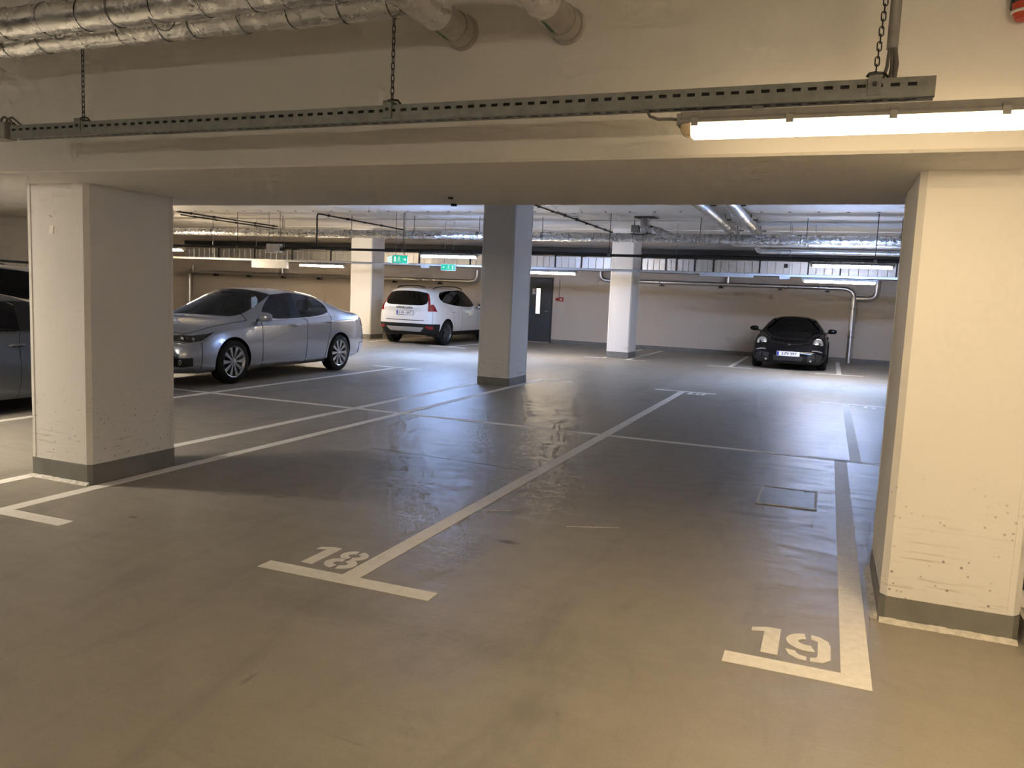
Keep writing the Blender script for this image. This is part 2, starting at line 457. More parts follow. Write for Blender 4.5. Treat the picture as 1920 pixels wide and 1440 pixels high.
# divider between the two rows, cut at the bay lines it crosses
segs = sorted([(XA-w, XA+w), (XB-w, XB+w), (X18-w, X18+w), (-7.80-w, -7.80+w), (-10.3-w, -10.3+w)])
a = -13.0
for s0, s1 in segs+[(1.6, 1.6)]:
    if s0 > a: line(a, s0, 8.48, 8.575)
    a = s1
line(-7.80-w, -7.80+w, F0, 13.45); line(-10.3-w, -10.3+w, F0, 13.45)
for xc, xe0, xe1 in ((X18, -2.70, -1.66), (-7.80, -8.35, -7.28), (-10.3, -10.85, -9.78), (X19b, -.02, 1.2)):
    line(xe0, xe1, 13.60 if xc != X19b else 13.72, 13.71 if xc != X19b else 13.83)
line(XB-w, -4.20, 13.60, 13.71); line(-6.1, XA+w, 13.60, 13.71)
for xc in (-5.37, -4.72, -2.16, .33, -9.85, -12.4):       # bays along the back wall
    line(xc-w, xc+w, 20.05, 24.7)
for x0, x1 in ((-5.87, -5.32), (-4.77, -4.25), (-2.7, -1.62), (-.2, .85), (-10.4, -9.3)):
    line(x0, x1, 19.94, 20.05)

# stencilled numbers: outlines in a cell 0..w by 0..h
def strip(pts_o, pts_i):
    return pts_o, pts_i
def glyph(ch, h):
    """list of convex-ish quads strips (outer, inner) or polygons in a unit where height is h"""
    k = h/10.0
    P = []
    if ch == '1':
        P.append([(1.5, 0), (3.9, 0), (3.9, 10), (1.9, 10), (-.4, 8.9), (-.4, 7.5), (1.5, 8.2)])
    if ch in '89':
        def ring(cx, cy, ro, ri, sy, a0, a1):
            o = arc(0, 0, 1, a0, a1, 12)
            return ('ring', [(cx+ro*p[0], cy+ro*sy*p[1]) for p in o], [(cx+ri*p[0], cy+ri*.82*sy*p[1]) for p in o])
    if ch == '8':
        P.append(ring(3.1, 7.45, 2.75, 1.25, .95, PI*.56, PI*1.44)); P.append(ring(3.1, 7.45, 2.75, 1.25, .95, -PI*.44, PI*.44))
        P.append(ring(3.1, 2.75, 3.15, 1.5, .88, PI*.56, PI*1.44)); P.append(ring(3.1, 2.75, 3.15, 1.5, .88, -PI*.44, PI*.44))
    if ch == '9':
        P.append(ring(2.9, 6.7, 3.1, 1.35, 1.05, PI*.55, PI*1.62))
        P.append([(3.4, 9.9), (4.6, 9.6), (5.9, 8.3), (6.2, 6.6), (6.2, 1.6), (5.2, .2), (3.4, -.1), (3.4, 1.2), (4.2, 1.5), (4.4, 2.1), (4.4, 7.6), (3.4, 8.3)])
        P.append([(-.2, 2.9), (.4, 1.1), (1.6, .1), (2.9, -.1), (2.9, 1.2), (1.9, 1.5), (1.4, 2.1), (1.3, 2.7)])
    return P, k
def number(txt, x, y, h, wd, slant=0., rot=0., label=None):
    m = MB(); off = 0.
    c, s = math.cos(rot), math.sin(rot)
    def T(px, py):
        px, py = px+slant*py, py
        return (x+px*c-py*s, y+px*s+py*c)
    for ch, adv in zip(txt, wd):
        P, k = glyph(ch, h)
        for g in P:
            if g[0] == 'ring':
                o, i = g[1], g[2]
                for a in range(len(o)-1):
                    q = [T(off+p[0]*k, p[1]*k) for p in (o[a], o[a+1], i[a+1], i[a])]
                    m.add([(p[0], p[1], LZ) for p in q], [(0, 1, 2, 3)])
            else:
                q = [T(off+p[0]*k, p[1]*k) for p in g]
                m.add([(p[0], p[1], LZ) for p in q], [tuple(range(len(q)))])
        off += adv
    # give the paint film its thickness
    me = bpy.data.meshes.new('bay_number'); me.from_pydata(m.v, [], m.f)
    bm = bmesh.new(); bm.from_mesh(me); bmesh.ops.remove_doubles(bm, verts=bm.verts[:], dist=1e-5)
    bmesh.ops.recalc_face_normals(bm, faces=bm.faces[:])
    for f in bm.faces:
        if f.normal.z < 0: f.normal_flip()
    r = bmesh.ops.extrude_face_region(bm, geom=bm.faces[:])
    bmesh.ops.translate(bm, verts=[v for v in r['geom'] if isinstance(v, bmesh.types.BMVert)], vec=(0, 0, -.006))
    bm.to_mesh(me); bm.free()
    o = link('bay_number', me, M['line'], floor)
    if label: o['label'] = label
    return o
number('19', -.205, 3.515, .295, (.148, .2), 0., 0., 'painted stencil number 19')
number('18', -2.625, 3.515, .295, (.155, .2), 0., 0., 'painted stencil number 18')
number('8', -1.80, 13.57, .29, (.2,), 0., PI, 'worn stencil figure by the far end of a bay line')
number('1', -1.98, 13.57, .29, (.2,), 0., PI, 'worn stencil figure by the far end of a bay line')
number('9', .80, 13.69, .29, (.2,), 0., PI, 'worn stencil figure near the bright column')
number('9', -7.35, 13.57, .29, (.2,), 0., PI, 'worn stencil figure behind the silver sedan')
# scrape marks and a joint in the coating
for q in ([(-1.50, 4.90), (-1.18, 5.05), (-1.18, 5.066), (-1.50, 4.918)], [(-2.16, 4.98), (-1.96, 5.06), (-1.96, 5.072), (-2.16, 4.995)], [(-2.06, 6.30), (-1.86, 6.36), (-1.86, 6.375), (-2.06, 6.318)]):
    MB().prism(q, -.004, .0016).build('scrape_mark', M['caulk'], floor)
MB().prism([(-3.95, 6.455), (-2.28, 6.36), (-2.28, 6.372), (-3.95, 6.468)], -.004, .001).build('joint_line', M['base'], floor)

# hatch in the floor
ht = empty('floor_hatch', (-.19, 6.58, 0), 0, 'dark rectangular floor hatch with pale frame near number 19 line', 'hatch')
MB().box(-.20, .20, -.30, .30, -.01, .003).build('cover_plate', M['base'], ht)
for q in ((.20, .222, -.33, .33), (-.222, -.20, -.33, .33), (-.20, .20, -.33, -.30), (-.20, .20, .30, .33)):
    MB().box(q[0], q[1], q[2], q[3], -.01, .006).build('frame', M['caulk'], ht)

# ------------------------------------------------------------------ door in the back wall
dr = empty('door_1', (-8.915, 24.9, 0), 0, 'dark grey steel door with a tall narrow lit window', 'door', kind='structure')
MB().box(-.38, .38, -.045, -.005, .03, 2.10).build('door_leaf', M['door'], dr)
for q in ((-.43, -.38, 0, 2.15), (.38, .43, 0, 2.15), (-.38, .38, 2.10, 2.15)):
    MB().box(q[0], q[1], -.06, 0, q[2], q[3]).build('door_frame', M['darksteel'], dr)
MB().box(-.135, .015, -.052, -.045, .95, 1.79).build('window_pane', M['e_win'], dr)
for q in ((-.165, -.135, .92, 1.82), (.015, .045, .92, 1.82), (-.135, .015, 1.79, 1.82), (-.135, .015, .92, .95)):
    MB().box(q[0], q[1], -.058, -.045, q[2], q[3]).build('glazing_bead', M['black'], dr)
MB().tube([(.30, -.05, 1.05), (.30, -.10, 1.05), (.20, -.105, 1.05)], .011, 8).build('handle', M['galv'], dr)
ds = empty('notice', (-9.10, 24.853, 1.68), 0, 'small white notice fixed on the dark steel door', 'notice')
MB().box(-.085, .085, -.004, 0, -.09, .09).build('sheet', M['white_plastic'], ds)
MB().box(-.05, .05, -.006, -.004, -.03, .055).box(-.06, .06, -.006, -.004, -.07, -.055).build('print', M['pvc'], ds)

# fire call point with conduit, right of the door
fc = empty('fire_call_point', (-8.25, 24.9, 1.45), 0, 'red fire alarm call point with sounder beside the steel door', 'alarm')
MB().box(.0, .13, -.055, 0, -.065, .075).build('call_box', M['red'], fc)
MB().lathe([(0, -.062), (.028, -.062), (.034, -.055)], 14, 'y', (.065, 0, .005)).build('push_button', M['white_plastic'], fc)
MB().lathe([(0, -.055), (.035, -.05), (.055, -.02), (.058, 0)], 16, 'y', (-.085, 0, 0)).build('sounder', M['red'], fc)
MB().tube([(-.02, -.015, .075), (-.02, -.015, .66)], .012, 8).build('conduit', M['conduit'], fc)
# ================================================================== near bay services
def chain(name, x, y, z0, z1, label, lean=(0, 0)):
    e = empty(name, (x, y, z0), 0, label, 'chain', 'chains holding the near cable rail')
    n = max(2, int((z1-z0)/.026)); pitch = (z1-z0)/n
    m = MB()
    for i in range(n):
        zc = (i+.5)*pitch; L = pitch*.5+.0035; R = .0075
        pts = []
        for k in range(12):
            a = 2*PI*k/12
            u, w_ = R*math.cos(a), R*math.sin(a)+(L-R if math.sin(a) > 0 else -(L-R))
            pts.append((u, 0, zc+w_) if i % 2 == 0 else (0, u, zc+w_))
        pts = [(p[0]+lean[0]*i/n, p[1]+lean[1]*i/n, p[2]) for p in pts]
        m.tube(pts, .0024, 5, closed=True)
    m.build('chain_links', M['darksteel'], e, 60)
    b = MB().box(-.022, .022, -.042, -.036, -.062, .012).box(-.022, .022, .036, .042, -.062, .012).box(-.022, .022, -.042, .042, .008, .014).build('clamp', M['tray'], e)
    MB().tube([(-.028, 0, .012), (-.02, 0, .024), (0, 0, .026), (.03, 0, .022), (.045, 0, .006)], .005, 6).build('hook', M['darksteel'], e)
    MB().lathe([(0, -.048), (.008, -.048), (.008, -.042)], 6, 'y', (0, 0, -.025)).build('bolt', M['darksteel'], e)
    return e

RY, RZ0, RZ1 = 3.25, 2.262, 2.332
def slotted_rail(name, xa, xb, y, z0, z1, label, group, slots=True, wd=.07, mat='tray'):
    L = xb-xa
    e = empty(name, (xa, y, z0), 0, label, 'cable rail', group)
    m = MB(); t = .003; H = z1-z0; hw = wd/2
    sz0, sz1 = H*.56, H*.74
    m.box(0, L, -hw, -hw+t, 0, sz0).box(0, L, -hw, -hw+t, sz1, H)
    p = .0555; n = int(L/p); x = 0.
    m.box(0, .012, -hw, -hw+t, sz0, sz1)
    for i in range(n):
        xs = .012+i*p
        m.box(xs+.030, min(xs+p, L), -hw, -hw+t, sz0, sz1)
    if .012+n*p < L: m.box(.012+n*p, L, -hw, -hw+t, sz0, sz1)
    m.build('front_web', M[mat], e)
    m = MB()
    m.box(0, L, -hw+t, -hw*.3, 0, t).box(0, L, hw*.3, hw-t, 0, t)
    for i in range(n): m.box(.012+i*p+.034, min(.012+i*p+p, L), -hw*.3, hw*.3, 0, t)
    m.build('bottom_flange', M[mat], e)
    MB().box(0, L, hw-t, hw, 0, H).build('back_web', M[mat], e)
    MB().box(0, L, -hw+t, -hw+.012, H-t, H).box(0, L, hw-.012, hw-t, H-t, H).build('lip', M[mat], e)
    m = MB()
    for k, (yy, zz, r) in enumerate(((-.012, .012, .006), (.004, .011, .005), (.018, .012, .006))):
        m.tube([(.01+L*i/24., yy+.004*math.sin(i*1.3+k), zz) for i in range(24)], r, 6)
    m.build('cables', M['cable'], e)
    MB().tube([(.01+(L-.02)*i/30., -hw+.014+.002*math.sin(i), H*.65+.0015*math.sin(i*2.1)) for i in range(31)], .0095, 8).build('slot_shade', M['black'], e)  # black tube added behind the slots so that they look dark
    return e

slotted_rail('cable_rail', -4.37, .282, RY, RZ0, RZ1, 'long slotted grey cable rail on chains under the foil ducts', None)
chain('suspension_chain', -3.845, RY, RZ1+.004, 2.712, 'thin steel chain above the broad left column')
chain('suspension_chain', -1.925, RY, RZ1+.004, 2.712, 'thin steel chain below the turn of the foil duct')
chain('suspension_chain', .085, RY, RZ1+.004, CEIL, 'thin steel chain beside the grey cable conduit', (.05, 0))

jb = empty('junction_box', (-4.47, RY, RZ0), 0, 'grey junction box at the left end of the slotted rail', 'box')
MB().prism(oct_poly(-.075, .06, -.035, .04, .006), -.002, .092).build('box_body', M['housing'], jb)
MB().prism(oct_poly(-.078, .063, -.042, -.034, .002), .0, .09).build('lid', M['housing'], jb)
for pts in ([(-.02, 0, .09), (-.015, 0, .118), (.02, -.01, .125), (.07, -.01, .105), (.10, -.005, .05)], [(.02, 0, .09), (.03, .0, .115), (.07, .0, .122), (.13, 0, .085), (.18, 0, .055)], [(.04, 0, .09), (.05, 0, .10), (.08, .005, .09), (.10, .005, .04)]):
    MB().tube(pts, .006, 7).build('cable', M['cable'], jb, 60)

cv = empty('cable_conduit', (.135, 3.30, 2.30), 0, 'vertical grey conduit feeding cables into the slotted rail', 'conduit')
MB().tube([(0, 0, .155), (0, 0, CEIL-2.30)], .020, 12).build('pipe', M['conduit'], cv, 40)
for k, pts in enumerate(([(.008, 0, .165), (.018, -.01, .10), (.014, -.02, .03), (-.02, -.04, .01)], [(0, 0, .165), (.004, -.01, .09), (-.004, -.02, .02)], [(-.008, 0, .165), (-.012, -.01, .09), (-.025, -.03, .03), (-.07, -.045, .0)])):
    MB().tube(pts, .0085 if k == 0 else .006, 8).build('cable', M['cable'], cv, 60)

# ------------------------------------------------------------------ tube lights
def lamp_proto(L, em):
    """origin at the middle of the lamp's underside, long axis x"""
    e = empty('tube_light')
    h = L/2
    top = [(-.053, .0475), (.053, .0475), (.050, .060), (.038, .070), (.028, .094), (-.028, .094), (-.038, .070), (-.050, .060)]
    MB().prism(top, -h, h, 'x').build('housing', M['housing'], e)
    dif = [(-.024, .0), (.024, .0), (.038, .007), (.046, .022), (.0475, .047), (-.0475, .047), (-.046, .022), (-.038, .007)]
    MB().prism(dif, -h+.045, h-.045, 'x').build('diffuser', M[em], e)
    MB().box(-h+.05, h-.05, -.023, .023, -.004, .0).build('lens', M[em+'_down'], e)
    for s in (-1, 1):
        m = MB(); sec = []
        for t, k in ((0., 1.), (.022, .94), (.038, .72), (.044, .45)):
            sec.append([(s*(h-.045+t), p[0]*k, .042+(p[1]-.042)*k) for p in dif])
        n = len(dif)
        for i in range(3):
            m.add(sec[i]+sec[i+1], [(j, (j+1) % n, n+(j+1) % n, n+j) for j in range(n)])
        m.add(sec[3], [tuple(range(n))])
        m.build('end_cap', M['clear_end'], e)
        MB().box(s*h-.006 if s > 0 else -h-.012, s*h+.012 if s > 0 else -h+.006, -.042, .042, .044, .086).build('end_plate', M['housing'], e)
    k = int(round((L-.1)/.365)); x0 = -h+.06
    for i in range(k+1):
        xx = x0+(L-.12)*i/k
        for sg in (-1, 1): MB().prism([(sg*.0535, .034), (sg*.058, .034), (sg*.056, .064), (sg*.036, .078), (sg*.036, .074), (sg*.0535, .060)], xx-.013, xx+.013, 'x').build('clip', M['housing'], e)
    for xx in (-h*.62, h*.62):
        MB().box(xx-.02, xx+.02, -.018, .018, .094, .108).build('hanger_bracket', M['tray'], e)
    return e

def place_lamp(xc, y, z, em, label, group, L=1.5):
    e = lamp_proto(L, em); e.location = (xc, y, z)
    return tag(e, label, 'lamp', group)

l0 = place_lamp(.155, RY, 2.152, 'e_near', 'long glowing tube lamp under the rail above the bright column', 'tube lights of the near bay', 1.52)
MB().tube([(-.90, -.02, .112), (-.885, -.02, .085), (-.85, -.02, .072), (-.80, -.01, .073), (-.765, 0, .07)], .006, 7).build('supply_cable', M['cable'], l0, 60)
place_lamp(-7.7, RY, 2.152, 'e_near2', 'tube lamp of the near bay above the grey coupe', 'tube lights of the near bay', 1.52)
RB = -5.0
place_lamp(-5.6, RB, 2.30, 'e_rear', 'tube lamp behind the viewer on the side of the grey coupe', 'tube lights behind the viewer', 1.52)
place_lamp(3.0, RB, 2.30, 'e_rear', 'tube lamp behind the viewer on the side of number 19', 'tube lights behind the viewer', 1.52)

place_lamp(1.4, 1.25, 2.30, 'e_over', 'tube lamp right above the viewer', 'tube lights behind the viewer', 1.52)

# ------------------------------------------------------------------ foil-wrapped ducts
def ripple_tube(path, r, n, seed, amp=.012, name='duct_wrap', mat='foil', parent=None):
    rnd = random.Random(seed)
    pts = [Vector(p) for p in path]
    rs = [r*(1+rnd.uniform(-amp, amp)*3) for _ in pts]
    m = MB().tube(pts, rs, n)
    o = m.build(name, M[mat], parent, 55)
    return o

def duct_run(name, a, b, r, label, group, ties, seed, mat='foil', step=.06, tie_mat='darksteel', wob=.004, tie_r=.0016):
    a, b = Vector(a), Vector(b); e = empty(name, a, 0, label, 'duct', group)
    L = (b-a).length; n = max(8, int(L/step)); d = (b-a)/L; rnd = random.Random(seed)
    path = [d*(L*i/n) + Vector((0, rnd.uniform(-wob, wob), rnd.uniform(-wob, wob))) for i in range(n+1)]
    ripple_tube(path, r, 18, seed+1, .008, 'foil_wrap', mat, e)
    t = .12; up = Vector((0, 0, 1)); sd = d.cross(up).normalized()
    while ties and t < L:
        c = d*t; sk = rnd.uniform(-.014, .014)
        ring = [c + (sd*math.cos(k*PI/10)+up*math.sin(k*PI/10))*(r*1.022) + d*(sk*math.cos(k*PI/10+1)) for k in range(20)]
        MB().tube(ring, tie_r, 5, closed=True).build('tie_wire', M[tie_mat], e)
        t += ties*rnd.uniform(.75, 1.25)
    return e

Z_D = 2.79
duct_run('insulated_duct', (-7.6, 3.06, Z_D+.012), (-1.87, 3.02, Z_D+.012), .078, 'upper foil-wrapped duct with tie wires, nearer the viewer', 'foil ducts of the near bay', .24, 3)
duct_run('insulated_duct', (-7.6, 3.255, Z_D), (-1.87, 3.235, Z_D), .075, 'lower foil-wrapped duct with tie wires, close to the beam', 'foil ducts of the near bay', .25, 8)
def wall_pipe_stub(x, z, y_foil, label, seed, collar=.082):
    e = empty('drain_pipe', (x, 3.70, z), 0, label, 'pipe', 'pipes entering the near beam')
    rnd = random.Random(seed)
    p = [(rnd.uniform(-.004, .004), -1.7+(1.7-y_foil)*i/26., rnd.uniform(-.004, .004)) for i in range(27)]
    ripple_tube(p, .083, 18, seed, .012, 'foil_wrap', 'foil', e)
    MB().tube([(0, -y_foil-.02, 0), (0, .0, 0)], .068, 22).build('bare_pipe', M['pvc'], e, 40)
    MB().lathe([(.068, -.105), (.076, -.105), (.078, -.06), (.076, -.03), (.068, -.03)], 24, 'y').build('socket_collar', M['pvc'], e, 40)
    MB().lathe([(.068, -.022), (collar, -.02), (collar+.006, -.004), (collar+.006, 0)], 24, 'y').build('wall_rosette', M['pvc'], e, 40)
    m = MB()                                                   # green sticker wrapped on the pipe
    for i in range(5):
        a0 = PI*1.33+.07*i; a1 = a0+.07
        q = [(math.cos(a)*.0697, yy, math.sin(a)*.0697) for a in (a0, a1) for yy in (-.27, -.125)]
        m.add([q[0], q[1], q[3], q[2]], [(0, 1, 2, 3)])
    m.build('sticker', M['green'], e)
    return e
wall_pipe_stub(-1.80, 2.785, .30, 'foil-wrapped pipe entering the beam at the end of the ducts', 21)
wall_pipe_stub(-1.255, 2.772, .34, 'single pipe entering the beam right of the ducts', 35)
for i, xx in enumerate((-4.72, -4.40, -3.1)):
    h_ = empty('duct_hanger', (xx, 3.0, 2.88), 0, 'threaded hanger rod above the foil ducts, number %s from the chain' % ('three', 'two', 'one')[i], 'rod', 'duct hangers of the near bay')
    MB().tube([(0, 0, -.005), (0, 0, CEIL-2.88)], .004, 6).build('rod', M['darksteel'], h_)
    MB().tube([(0, .06+.092*math.cos(a), -.088+.092*math.sin(a)) for a in [2*PI*k/20 for k in range(20)]], .003, 5, closed=True).build('band', M['tray'], h_)

rd = empty('alarm_beacon', (.60, 3.70, 2.655), 0, 'small red alarm device on the beam at the top right', 'alarm')
MB().prism(oct_poly(-.045, .045, -.05, 0, .008), .03, .12).build('base', M['darksteel'], rd)
MB().lathe([(0, -.035), (.03, -.03), (.042, -.005), (.045, .03)], 16, 'z', (0, -.045, .01)).build('red_dome', M['red'], rd, 40)
MB().lathe([(.042, -.004), (.047, .0), (.046, .006)], 16, 'z', (0, -.045, .006)).build('trim_ring', M['white_plastic'], rd, 40)
# ================================================================== far bay services
R1Y, R2Y = 16.8, 18.7
r1 = empty('cable_rail', (-20.0, R1Y, 2.43), 0, 'dark cable rail over the aisle carrying the cool lamps', 'cable rail')
MB().box(0, 22.6, -.03, -.027, 0, .055).box(0, 22.6, .027, .03, 0, .055).box(0, 22.6, -.027, .027, 0, .003).build('channel', M['darksteel'], r1)
MB().tube([(0, 0, .02), (22.6, 0, .02)], .014, 6).build('cables', M['cable'], r1)
for xx in (-18.0, -14.46, -9.54, -4.50, .73):
    MB().tube([(xx+20, 0, .05), (xx+20, 0, CEIL-2.43)], .008, 6).build('hanger_rod', M['darksteel'], r1)
    MB().box(xx+20-.03, xx+20+.03, -.036, .036, -.004, .062).build('hanger_clamp', M['tray'], r1)
r2 = empty('cable_trunking', (-22.0, R2Y, 2.187), 0, 'pale cable trunking over the far bays carrying the warm lamps', 'trunking')
MB().box(0, 25.0, -.035, .035, 0, .048).build('trunk_body', M['white_plastic'], r2)
MB().box(0, 25.0, -.039, .039, .048, .056).build('trunk_lid', M['conduit'], r2)
for xx in (-20.5, -17.0, -10.6, -7.7, -3.4, -.9, 1.6):
    MB().tube([(xx+22, 0, .05), (xx+22, 0, CEIL-2.187)], .005, 5).build('hanger_rod', M['tray'], r2)
place_lamp(-8.33, R1Y, 2.320, 'e_cool', 'cool white tube lamp beyond the white car, above an exit sign', 'cool lamps over the aisle')
place_lamp(.33, R1Y, 2.320, 'e_cool', 'cool white tube lamp above the black sports car, upper of two', 'cool lamps over the aisle')
place_lamp(-17.0, R1Y, 2.320, 'e_left', 'tube lamp just showing beside the broad left column', 'cool lamps over the aisle')
place_lamp(-13.18, R2Y, 2.076, 'e_mild', 'warm tube lamp above the silver sedan roof', 'warm lamps by the back wall')
place_lamp(-6.53, R2Y, 2.076, 'e_mild', 'warm tube lamp in front of the dark steel door', 'warm lamps by the back wall')
place_lamp(.14, R2Y, 2.076, 'e_mild', 'warm tube lamp above the black sports car, lower of two', 'warm lamps by the back wall')

# big foil duct crossing the whole far bay
fd = duct_run('insulated_duct', (-21.0, 17.6, 2.90), (3.0, 17.6, 2.90), .10, 'long crumpled foil duct crossing the far bay below the ceiling', None, .62, 51, 'foil_far', .09, 'tray', .006, .005)
for xx in (-16.0, -13.66, -11.51, -9.7, -7.93, -6.33, -4.17, -2.72, -.56, 1.2):
    MB().tube([(xx+21, 0, .10), (xx+21, 0, CEIL-2.90)], .007, 6).build('hanger_rod', M['darksteel'], fd)
    MB().tube([(xx+21, .107*math.cos(a), .107*math.sin(a)) for a in [2*PI*k/18 for k in range(18)]], .006, 5, closed=True).build('hanger_band', M['tray'], fd)

# damper with a flexible connection onto the foil duct
dm = empty('ceiling_damper', (-3.92, 17.6, 3.0), 0, 'foil elbow joining the long duct to a plate in the ceiling', 'duct branch')
MB().box(-.22, .24, -.2, .2, CEIL-3.0-.02, CEIL-3.0).build('ceiling_plate', M['darksteel'], dm)
MB().tube([(-.02, 0, CEIL-3.0-.015), (-.02, 0, .20), (0, 0, .13)], [.10, .10, .11], 14).build('neck', M['galv'], dm, 50)
ripple_tube([(-.04, 0, .13), (.02, 0, .10), (.14, 0, .07), (.28, 0, .035), (.42, 0, -.02), (.56, 0, -.075)], .10, 14, 77, .02, 'flexible_sleeve', 'foil_far', dm)
MB().box(-.30, -.14, -.09, .09, .02, .17).build('actuator', M['housing'], dm)

# pair of clad pipes under the ceiling, running away from the viewer
for i, (xx, lb) in enumerate(((-2.13, 'left-hand pipe of the shiny pair under the far ceiling'), (-1.62, 'right-hand pipe of the shiny pair under the far ceiling'))):
    p = empty('clad_pipe', (xx, 5.5, 3.13), 0, lb, 'pipe', 'pipes below the far ceiling')
    MB().tube([(0, 0, 0), (0, 13.5, 0)], .095, 16).build('cladding', M['cladding'], p, 40)
    for k in range(8):
        MB().lathe([(.097, -.03), (.102, -.02), (.102, .02), (.097, .03)], 16, 'y', (0, 8.0+k*.72, 0)).build('joint_band', M['galv'], p, 40)
    for k in range(3):
        MB().tube([(-.13, 9.0+k*2.4, .10), (.13, 9.0+k*2.4, .10)], .012, 6).tube([(0, 9.0+k*2.4, .1), (0, 9.0+k*2.4, CEIL-3.13)], .008, 6).build('hanger', M['darksteel'], p)
for i, (yy, zz, lb) in enumerate(((18.50, 2.86, 'upper clad pipe running behind the foil duct above the black sports car'), (18.90, 2.74, 'lower clad pipe running behind the foil duct above the black sports car'))):
    p = empty('clad_pipe', (-1.62-.51*(1-i), yy, zz), 0, lb, 'pipe', 'pipes below the far ceiling')
    L = 4.8+.51*(1-i)
    MB().tube([(0, 0, .14), (0, 0, .06), (.02, 0, .02), (.07, 0, 0), (.16, 0, 0), (L, 0, 0)], .058, 14).build('cladding', M['cladding'], p, 50)
    for k in (1.2, 3.4): MB().tube([(k, 0, .055), (k, 0, CEIL-zz)], .006, 6).build('hanger_rod', M['tray'], p)
    for k in range(4): MB().lathe([(.059, -.02), (.063, -.01), (.063, .01), (.059, .02)], 14, 'x', (.5+k*1.1, 0, 0)).build('joint_band', M['galv'], p, 40)

# rectangular sheet-metal duct along the back wall with flanges, and a black tray added to darken the gap above it
rdct = empty('sheet_metal_duct', (-23.2, 24.25, 2.43), 0, 'rectangular galvanised duct with dark flanges along the back wall', 'duct')
fl = [-23.2, -21.52, -19.85, -18.18, -16.53, -14.9, -13.0, -11.1, -9.6, -8.15, -7.29, -5.4, -4.66, -4.34, -3.8, -3.26, -1.96, -.65, .19, 1.6, 3.0]
rnd = random.Random(5)
for i in range(len(fl)-1):
    a, b = fl[i]+23.2, fl[i+1]+23.2
    m = MB().box(a+.02, b-.02, -.25+rnd.uniform(-.006, .006), .25, 0, .37)
    n = max(1, int((b-a)/.24))
    for k in range(n):                         # pressed stiffening beads
        xc = a+.10+(b-a-.2)*(k+.5)/n
        m.prism([(xc-.012, -.248), (xc, -.258-rnd.uniform(0, .006)), (xc+.012, -.248)][::-1], .02, .35)
    m.build('duct_section', M['galv_duct'], rdct)
for a in fl[1:-1]:
    MB().box(a+23.2-.02, a+23.2+.02, -.285, .28, -.03, .40).build('flange', M['darksteel'], rdct)
    MB().box(a+23.2+.04, a+23.2+.07, .25, .645, .02, .06).build('wall_bracket', M['tray'], rdct)
MB().box(0, 26.2, -.29, -.26, -.045, -.02).box(0, 26.2, .2, .24, -.045, -.02).build('support_channel', M['darksteel'], rdct)
for xx in (-15.3, -1.25):
    MB().box(xx+23.2-.05, xx+23.2+.05, -.29, -.25, .20, .31).build('inspection_lid', M['darksteel'], rdct)
ct = empty('shade_tray', (-23.2, 24.3, 2.93), 0, 'black tray added as shade between the sheet-metal duct and the ceiling', 'shade tray')
MB().box(0, 27, -.30, -.29, 0, .14).box(0, 27, .29, .30, 0, .14).box(0, 27, -.29, .29, 0, .01).build('shade_channel', M['black'], ct)
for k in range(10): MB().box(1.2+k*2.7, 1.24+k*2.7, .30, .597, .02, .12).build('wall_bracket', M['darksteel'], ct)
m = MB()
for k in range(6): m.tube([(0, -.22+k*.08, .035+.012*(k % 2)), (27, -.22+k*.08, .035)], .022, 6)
m.build('cables', M['black'], ct)  # black tubes filling the added tray

# clad pipes on the back wall
def elbow(p0, c, p1, n=6):
    p0, c, p1 = Vector(p0), Vector(c), Vector(p1); return [p0*(1-t)**2 + c*2*t*(1-t) + p1*t*t for t in [i/n for i in range(n+1)]]
wp = empty('wall_pipe', (-11.2, 24.76, 1.91), 0, 'clad wall pipe above the silver sedan and white car', 'pipe', 'clad pipes on the back wall')
path = [(-12.35, 0, 0), (-.25, 0, .02)] + elbow((-.25, 0, .02), (0, 0, .02), (.02, 0, .22)) + [(.02, 0, .40)]
MB().tube(path, .060, 14).build('cladding', M['cladding'], wp, 50)
for xx in (-11.0, -9.3, -8.1, -6.2, -5.0, -3.6, -2.1): MB().lathe([(.061, -.02), (.067, -.01), (.067, .01), (.061, .02)], 14, 'x', (xx, 0, .01)).build('joint_band', M['galv'], wp, 40)
for xx in (-11.2, -9.6, -8.0, -6.4, -4.8, -3.2, -1.4): MB().box(xx-.06, xx+.06, -.02, .14, -.12, -.085).box(xx-.012, xx+.012, -.05, .05, -.10, -.05).build('pipe_clamp', M['darksteel'], wp)
MB().tube([(-8.0, 0, .0), (-8.0, 0, .26)], .055, 12).build('tee_branch', M['cladding'], wp, 50)
MB().tube([(-12.3, .0, -.05), (-12.3, 0, .25)], .05, 12).build('vent_stub', M['cladding'], wp, 50)
wd = empty('down_pipe', (-23.66, 24.74, 0), 0, 'vertical clad pipe at the left end of the wall pipe', 'pipe', 'clad pipes on the back wall')
MB().tube([(0, 0, 0), (0, 0, 1.7)] + elbow((0, 0, 1.7), (0, 0, 1.91), (.12, 0, 1.91)), .10, 14).build('cladding', M['cladding'], wd, 50)
wq = empty('wall_pipe', (-6.85, 24.76, 2.12), 0, 'clad wall pipe from the lone column to above the sports car', 'pipe', 'clad pipes on the back wall')
path = [(-.02, 0, .28), (-.02, 0, .20)] + elbow((-.02, 0, .2), (0, 0, 0), (.22, 0, 0)) + [(7.1, 0, 0)] + elbow((7.1, 0, 0), (7.45, 0, 0), (7.47, 0, -.26))
MB().tube(path, .060, 14).build('cladding', M['cladding'], wq, 50)
for xx in (.5, 1.9, 3.4, 4.6, 5.6, 6.5): MB().lathe([(.061, -.02), (.067, -.01), (.067, .01), (.061, .02)], 14, 'x', (xx, 0, 0)).build('joint_band', M['galv'], wq, 40)
